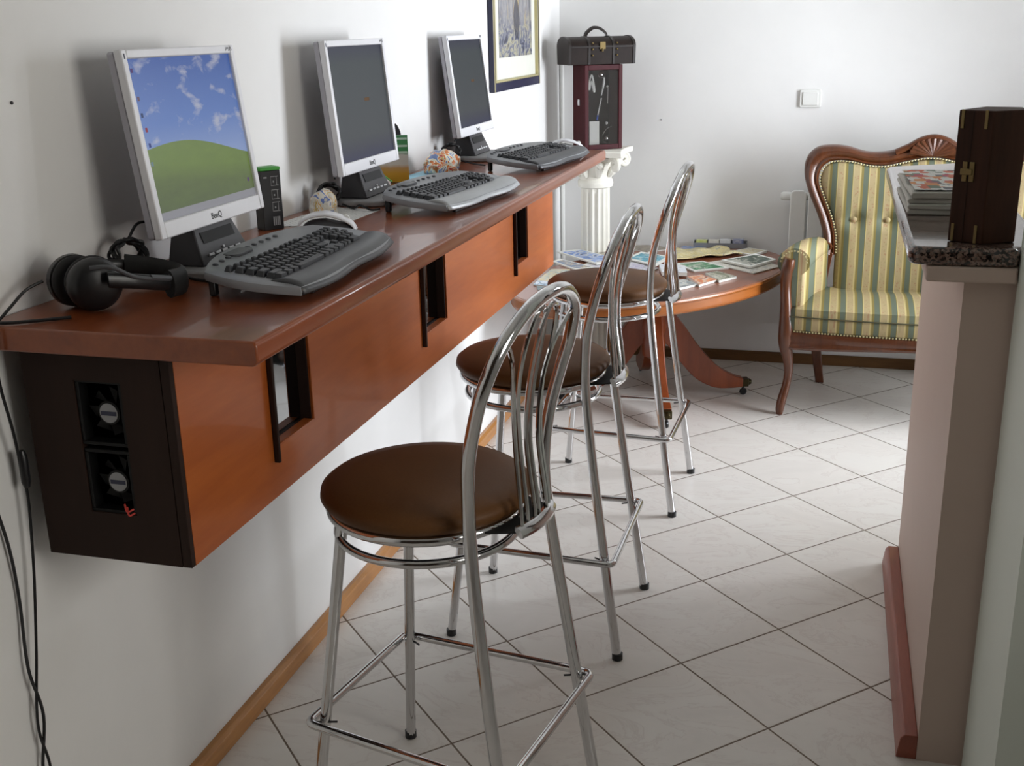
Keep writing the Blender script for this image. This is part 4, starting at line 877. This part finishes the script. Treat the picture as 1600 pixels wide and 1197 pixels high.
# ------------------------------------------------------------------ framed picture on the left wall
pf = thing('framed_picture', 'tall framed street painting in a dark navy and gold frame on left wall', 'picture', (0, 3.18, 1.35))
PH, PW = .75, .70
bm = B()
for a in ((-PW/2, -PW/2+.020, 0, PH), (PW/2-.020, PW/2, 0, PH), (-PW/2+.020, PW/2-.020, 0, .034), (-PW/2+.020, PW/2-.020, PH-.034, PH)): box(bm, .002, .022, *a)
obj('frame', bm, M['navy'], pf, bevel=.002)
bm = B()
for a in ((-PW/2+.0205, -PW/2+.034, .0345, PH-.0345), (PW/2-.034, PW/2-.0205, .0345, PH-.0345), (-PW/2+.0345, PW/2-.0345, .0345, .042), (-PW/2+.0345, PW/2-.0345, PH-.042, PH-.0345)): box(bm, .004, .0225, *a)
for y_ in (-PW/2+.002, PW/2-.010): box(bm, .0222, .0232, y_, y_+.008, .001, PH-.001)
obj('gold_fillet', bm, M['gold'], pf, smooth=False)
obj('mat_board', bx(.004, .010, -PW/2+.0345, PW/2-.0345, .0425, PH-.0425), M['mat'], pf, smooth=False)
t = NT('street_painting'); co = t.mapv(t.co(), (1, 8, 1.0), (0, 0, 0), (3, 1, 2)); f1 = t.noise(co, 3.0, 5, .6, .8); f2 = t.noise(t.mapv(t.co(), (1, 6, 7)), 3.5, 4, .6, 1.2); X = t.xyz(t.co())
up_ = t.ramp(f1, [(.3, lin((76, 76, 84))), (.42, lin((130, 128, 132))), (.5, lin((160, 158, 156))), (.56, lin((108, 108, 122))), (.62, lin((176, 156, 110))), (.7, lin((110, 110, 118)))])
dn = t.ramp(f2, [(.3, lin((50, 46, 50))), (.42, lin((84, 88, 108))), (.5, lin((122, 124, 134))), (.58, lin((170, 166, 140))), (.7, lin((88, 84, 88)))])
k_ = t.n('ShaderNodeMapRange'); t.set(k_.inputs[0], X[2]); k_.inputs[1].default_value = .20; k_.inputs[2].default_value = .32
fig = t.ma('LESS_THAN', t.ma('ADD', t.ma('POWER', t.ma('DIVIDE', t.ma('SUBTRACT', X[1], .02), .045), 2), t.ma('POWER', t.ma('DIVIDE', t.ma('SUBTRACT', X[2], .27), .075), 2)), 1)
M['painting'] = t.fin(t.mix(t.ma('MULTIPLY', fig, .75), t.mix(k_.outputs[0], dn, up_), lin((40, 40, 52))), .5)
obj('painting', bx(.0102, .012, -.235, .255, .125, PH-.125), M['painting'], pf, smooth=False)

# ------------------------------------------------------------------ plaster column
cl = thing('plaster_column', 'white fluted plaster column with scrolled capital in the room corner', 'column', (.224, 3.755, 0))
bm = B(); n = 160; rings = []
for z in (.10, .13, .5, .845, .87):
    R0 = .074-.006*(z/.87); rings.append([])
    for i in range(n):
        a = 2*PI*i/n; fl = abs(math.sin(a*8)); r = R0-(.010*(fl**.7) if .11 < z < .86 else 0); rings[-1].append(bm.verts.new((r*math.cos(a), r*math.sin(a), z)))
for a, b in zip(rings, rings[1:]):
    for i in range(n): bm.faces.new([a[i], a[(i+1) % n], b[(i+1) % n], b[i]])
bm.faces.new(rings[0][::-1]); bm.faces.new(rings[-1]); obj('shaft', bm, M['plaster'], cl)
bm = B(); lathe(bm, [(.12, 0), (.12, .03), (.10, .035), (.108, .05), (.108, .06), (.088, .068), (.092, .085), (.078, .0995)], 40); obj('base', bm, M['plaster'], cl)
bm = B(); lathe(bm, [(.070, .8705), (.080, .875), (.083, .89), (.080, .905), (.074, .91), (.076, .918), (.073, .925), (.078, .94), (.088, .96), (.105, .985), (.12, 1.01), (.10, 1.018), (0, 1.018)], 40); cap = obj('capital', bm, M['plaster'], cl)
bm = B(); prism(bm, [(-.15, -.15), (-.06, -.136), (.06, -.136), (.15, -.15), (.136, -.06), (.136, .06), (.15, .15), (.06, .136), (-.06, .136), (-.15, .15), (-.136, .06), (-.136, -.06)], 1.0185, 1.046); obj('abacus', bm, M['plaster'], cl, bevel=.005)
for k in range(4):
    a = PI/4+k*PI/2; q = Matrix.Rotation(a, 4, 'Z'); P = []
    for i in range(22):
        th = i*.5; r = .030*(1-i/26); P.append(q @ Vector((.160-.0+r*math.cos(PI/2-th), 0, .985+r*math.sin(PI/2-th))))
    P = [q @ Vector((.085, 0, .975)), q @ Vector((.115, 0, 1.005))]+P; bm = B(); tube(bm, smooth_path(P, 2), .0105, 8); obj('volute', bm, M['plaster'], cap)
for k in range(8):
    a = k*PI/4+PI/8; q = Matrix.Rotation(a, 4, 'Z'); bm = B()
    tube(bm, smooth_path([q @ Vector(p) for p in ((.074, 0, .925), (.088, 0, .945), (.100, 0, .965), (.118, 0, .978), (.128, 0, .970))], 4), [.012]*5+[.016]*6+[.012]*5+[.008], 8, flat=.6) if False else None
    P = smooth_path([q @ Vector(p) for p in ((.074, 0, .925), (.088, 0, .945), (.100, 0, .968), (.116, 0, .980), (.128, 0, .970))], 4); tube(bm, P, [.010+.010*math.sin(PI*i/(len(P)-1)) for i in range(len(P))], 8); obj('acanthus_leaf', bm, M['plaster'], cap)

# ------------------------------------------------------------------ burgundy display cabinet on the column
cth = math.radians(35)
cb = thing('display_cabinet', 'small burgundy wooden cabinet with glass front on the plaster column', 'cabinet', (.228, 3.772, 1.0475), cth)
cw, cdp, ch = .092, .064, .372
bm = B(); box(bm, -cw, cw, cdp-.008, cdp, 0, ch); box(bm, -cw, -cw+.010, -cdp, cdp-.0085, 0, ch); box(bm, cw-.010, cw, -cdp, cdp-.0085, 0, ch); box(bm, -cw+.0105, cw-.0105, -cdp, cdp-.0085, 0, .010); box(bm, -cw+.0105, cw-.0105, -cdp, cdp-.0085, ch-.010, ch)
obj('body', bm, M['burg'], cb, smooth=False)
bm = B(); fy0, fy1 = -cdp-.012, -cdp-.0005
for a in ((-cw, -cw+.018, 0, ch), (cw-.018, cw, 0, ch), (-cw+.018, cw-.018, 0, .022), (-cw+.018, cw-.018, ch-.022, ch)): box(bm, a[0], a[1], fy0, fy1, a[2], a[3])
dr = obj('door', bm, M['burg'], cb, bevel=.0015)
obj('glass', bx(-cw+.0185, cw-.0185, fy0+.006, fy0+.008, .0225, ch-.0225), M['glass'], dr, smooth=False)
obj('backing', bx(-cw+.0105, cw-.0105, cdp-.012, cdp-.0085, .0105, ch-.0105), plain('charcoal_felt', (30, 30, 33), .9), cb, smooth=False)
obj('lock', bx(-cw-.006, -cw-.0002, -.02, -.002, .195, .222), M['silver'], cb, bevel=.002)
yk = cdp-.016
def small(name, bm, mat, label, cat):
    o = obj(name, bm, mat); o.matrix_world = Matrix.Translation((.228, 3.772, 1.0475)) @ Matrix.Rotation(cth, 4, 'Z') @ Matrix.Translation((0, 0 if name == 'white_note' else -.055, 0)); tag(o, label, cat, 'things inside the display cabinet'); return o
small('white_note', bx(-.060, -.012, -.052, -.0505, .0108, .125), M['paper'], 'white paper note standing inside the glass cabinet', 'paper')
bm = B(); tube(bm, smooth_path([(-.058, .028, .26), (-.045, .028, .318), (-.036, .028, .322), (-.024, .028, .262), (-.030, .028, .258), (-.040, .028, .30), (-.05, .028, .262)], 4), .004, 6); small('silver_pendant', bm, M['white'], 'silver looped pendant hanging at top left inside the cabinet', 'jewellery')
bm = B(); tube(bm, [(-.012, .030, .13), (.010, .030, .225)], .003, 8); tube(bm, [(.010, .030, .235), (.022, .030, .29), (.024, .030, .315)], [.002, .006, .004], 8); pen = small('silver_pen', bm, M['white'], 'silver stick with blue end leaning inside the cabinet', 'pen')
obj('pen_tip', tube(B(), [(-.0125, .030, .128), (-.008, .030, .150)], .0045, 8), plain('blue_cap', (50, 90, 180), .4), pen)
bm = B(); bmesh.ops.create_uvsphere(bm, u_segments=18, v_segments=10, radius=.015); xf(bm, Matrix.Translation((.004, .025, .327))); small('silver_medal', bm, M['chrome'], 'round silver piece at the top inside the cabinet', 'jewellery')
bm = B(); bmesh.ops.create_uvsphere(bm, u_segments=18, v_segments=10, radius=.013); xf(bm, Matrix.Translation((.030, .02, .045))); tube(bm, smooth_path([(.012, .02, .06), (.03, .02, .085), (.058, .02, .098)], 4), .0018, 6); small('silver_watch', bm, M['chrome'], 'silver round piece with thin chain at the bottom of the cabinet', 'jewellery')
bm = B(); tube(bm, [(.042, .03, .20), (.043, .03, .27)], .0012, 6); bmesh.ops.create_uvsphere(bm, u_segments=12, v_segments=8, radius=.005, matrix=Matrix.Translation((.040, .03, .275))); bmesh.ops.create_uvsphere(bm, u_segments=12, v_segments=8, radius=.0065, matrix=Matrix.Translation((.036, .03, .112))); small('silver_chain', bm, M['white'], 'thin silver chain hanging at right inside the cabinet', 'jewellery')

# ------------------------------------------------------------------ leather chest on the cabinet
hth = math.radians(30)
hs = thing('leather_chest', 'dark brown domed leather chest with strap handle on top of burgundy cabinet', 'chest', (.222, 3.775, 1.4205), hth)
hw, hd = .154, .090
prof = [(-hd+.006, 0), (-hd, .078)] + [(-hd*math.cos(a), .078+.042*math.sin(a)) for a in [PI*i/14 for i in range(1, 14)]] + [(hd, .078), (hd-.006, 0)]
bm = B(); prism(bm, [(y, z+.0005) for y, z in prof], -hw, hw, 0); obj('body', bm, M['leather'], hs, angle=25, bevel=.002)
big = [(y*1.035, (z*1.02)+.0008) for y, z in prof]
for x0, x1 in ((-hw-.003, -hw+.010), (-.066, -.054), (.048, .060), (hw-.010, hw+.003)):
    bm = B(); prism(bm, big, x0, x1, 0); obj('strap', bm, plain('leather_edge', (34, 26, 23), .4) if 'leather_edge' not in bpy.data.materials else bpy.data.materials['leather_edge'], hs, bevel=.001)
obj('lid_edge', bx(-hw+.011, hw-.011, -hd-.0028, -hd-.0006, .074, .080), bpy.data.materials['leather_edge'], hs, smooth=False)
bm = B(); tube(bm, smooth_path([(-.052, 0, .118), (-.045, 0, .136), (-.02, 0, .155), (.0, 0, .158), (.022, 0, .152), (.045, 0, .134), (.05, 0, .118)], 6), .010, 8, flat=.35); obj('handle', bm, bpy.data.materials['leather_edge'], hs)
bm = B(); box(bm, -.012, .014, -hd-.005, -hd-.003, .066, .098); tube(bm, [(0, -hd-.006, .07), (0, -hd-.006, .056)], .004, 8); obj('clasp', bm, M['brass'], hs, bevel=.002)
bm = B()
for x in (-.045, .069):
    for z in (.040, .066, .092): bmesh.ops.create_uvsphere(bm, u_segments=8, v_segments=6, radius=.0045, matrix=Matrix.Translation((x, -hd-.002, z)))
obj('stud', bm, M['brass'], hs)

# ------------------------------------------------------------------ wooden wine box on the bar
wb = thing('wine_box', 'tall dark rosewood bottle box with brass clasp and corners on granite bar', 'box', (1.575, .935, 1.1685), 0)
ww = .052
foot = [(-.061, -.010), (-.002, -.045), (.062, -.008), (.060, .055), (-.005, .075)]
BH = .252
bm = B(); prism(bm, [(x, y) for x, y in foot], .0005, BH); obj('body', bm, M['winebox'], wb, bevel=.002)
e0, e1 = Vector((foot[0][0], foot[0][1], 0)), Vector((foot[1][0], foot[1][1], 0)); ed = (e1-e0).normalized(); nn = Vector((ed.y, -ed.x, 0))
if nn.y > 0: nn = -nn
Q = Matrix(((ed.x, nn.x, 0, e0.x), (ed.y, nn.y, 0, e0.y), (0, 0, 1, 0), (0, 0, 0, 1)))
Lf = (e1-e0).length
for u_ in (.13, .80):
    for z0, z1 in ((BH-.034, BH+.0012), (.001, .036)): obj('brass_corner', box(B(), Lf*u_-.003, Lf*u_+.003, .0003, .0018, z0, z1, Q), M['brass'], wb, bevel=.0005)
bm = B(); box(bm, Lf*.26, Lf*.40, .0003, .003, .118, .156, Q); box(bm, Lf*.46, Lf*.60, .0003, .003, .118, .156, Q); box(bm, Lf*.22, Lf*.56, .003, .006, .131, .143, Q); obj('clasp', bm, M['brass'], wb, bevel=.001)
obj('lid_line', box(B(), Lf*.43, Lf*.435, .0001, .0006, .001, BH, Q), M['hole'], wb, smooth=False)

# ------------------------------------------------------------------ newspapers on the bar
M['newsprint'] = plain('newsprint', (186, 184, 176), .85, 0, .2, 0, .10, 60)
np_ = [(0, .0, (1.548, 1.43), 1), (1, .012, (1.555, 1.425), -1), (2, .024, (1.548, 1.435), 1), (3, .036, (1.551, 1.43), 2)]
t = NT('newspaper_print'); X = t.xyz(t.co()); f = t.noise(t.mapv(t.co(), (14, 9, 1)), 1.2, 2, .5, .6); v_ = t.n('ShaderNodeTexVoronoi', distance='CHEBYCHEV'); t.set(v_.inputs['Vector'], t.mapv(t.co(), (46, 30, 1))); v_.inputs['Scale'].default_value = 1.0
cc = t.ramp(t.xyz(v_.outputs['Color'])[0], [(0, lin((206, 204, 196))), (.28, lin((190, 92, 56))), (.42, lin((96, 110, 88))), (.52, lin((200, 130, 70))), (.60, lin((210, 208, 200))), (.82, lin((170, 60, 76))), (.88, lin((90, 90, 92)))], 'CONSTANT')
tx_ = t.ma('MULTIPLY', t.ma('LESS_THAN', t.ma('FRACT', t.ma('MULTIPLY', X[1], 160)), .4), t.ma('GREATER_THAN', t.noise(t.mapv(t.co(), (300, 80, 1)), 1), .5))
M['news'] = t.fin(t.mix(t.ma('MULTIPLY', tx_, .4), cc, lin((110, 110, 110))), .75)
labels = ['bottom newspaper in the folded stack on the granite bar', 'second newspaper from the bottom of the stack on the bar', 'third newspaper from the bottom of the stack on the bar', 'top newspaper with orange pictures on the stack on the bar']
for i, z, (x, y), r_ in np_:
    o = thing('newspaper', labels[i], 'newspaper', (x+.01, y, 1.1685+z), math.radians(r_), 'newspapers stacked on the bar')
    bm = B(); secs = []
    for k in range(13):     # folded: front fold rounded
        y_ = -.19+.38*k/12; hh = .0115 if i < 3 else .014+.004*math.sin(k*.9)
        secs.append([(-.105, y_, .0004), (.105, y_, .0004), (.108, y_, hh*.5), (.105, y_, hh), (-.0, y_, hh+.001), (-.105, y_, hh), (-.109, y_, hh*.5)])
    loft(bm, secs); obj('folded_pages', bm, M['newsprint'], o, bevel=.002)
    hh = .0118 if i < 3 else .0185
    obj('front_page', bx(-.100, .100, -.182, .182, hh+.0004, hh+.0009), M['news'], o, smooth=False) if i == 3 else None
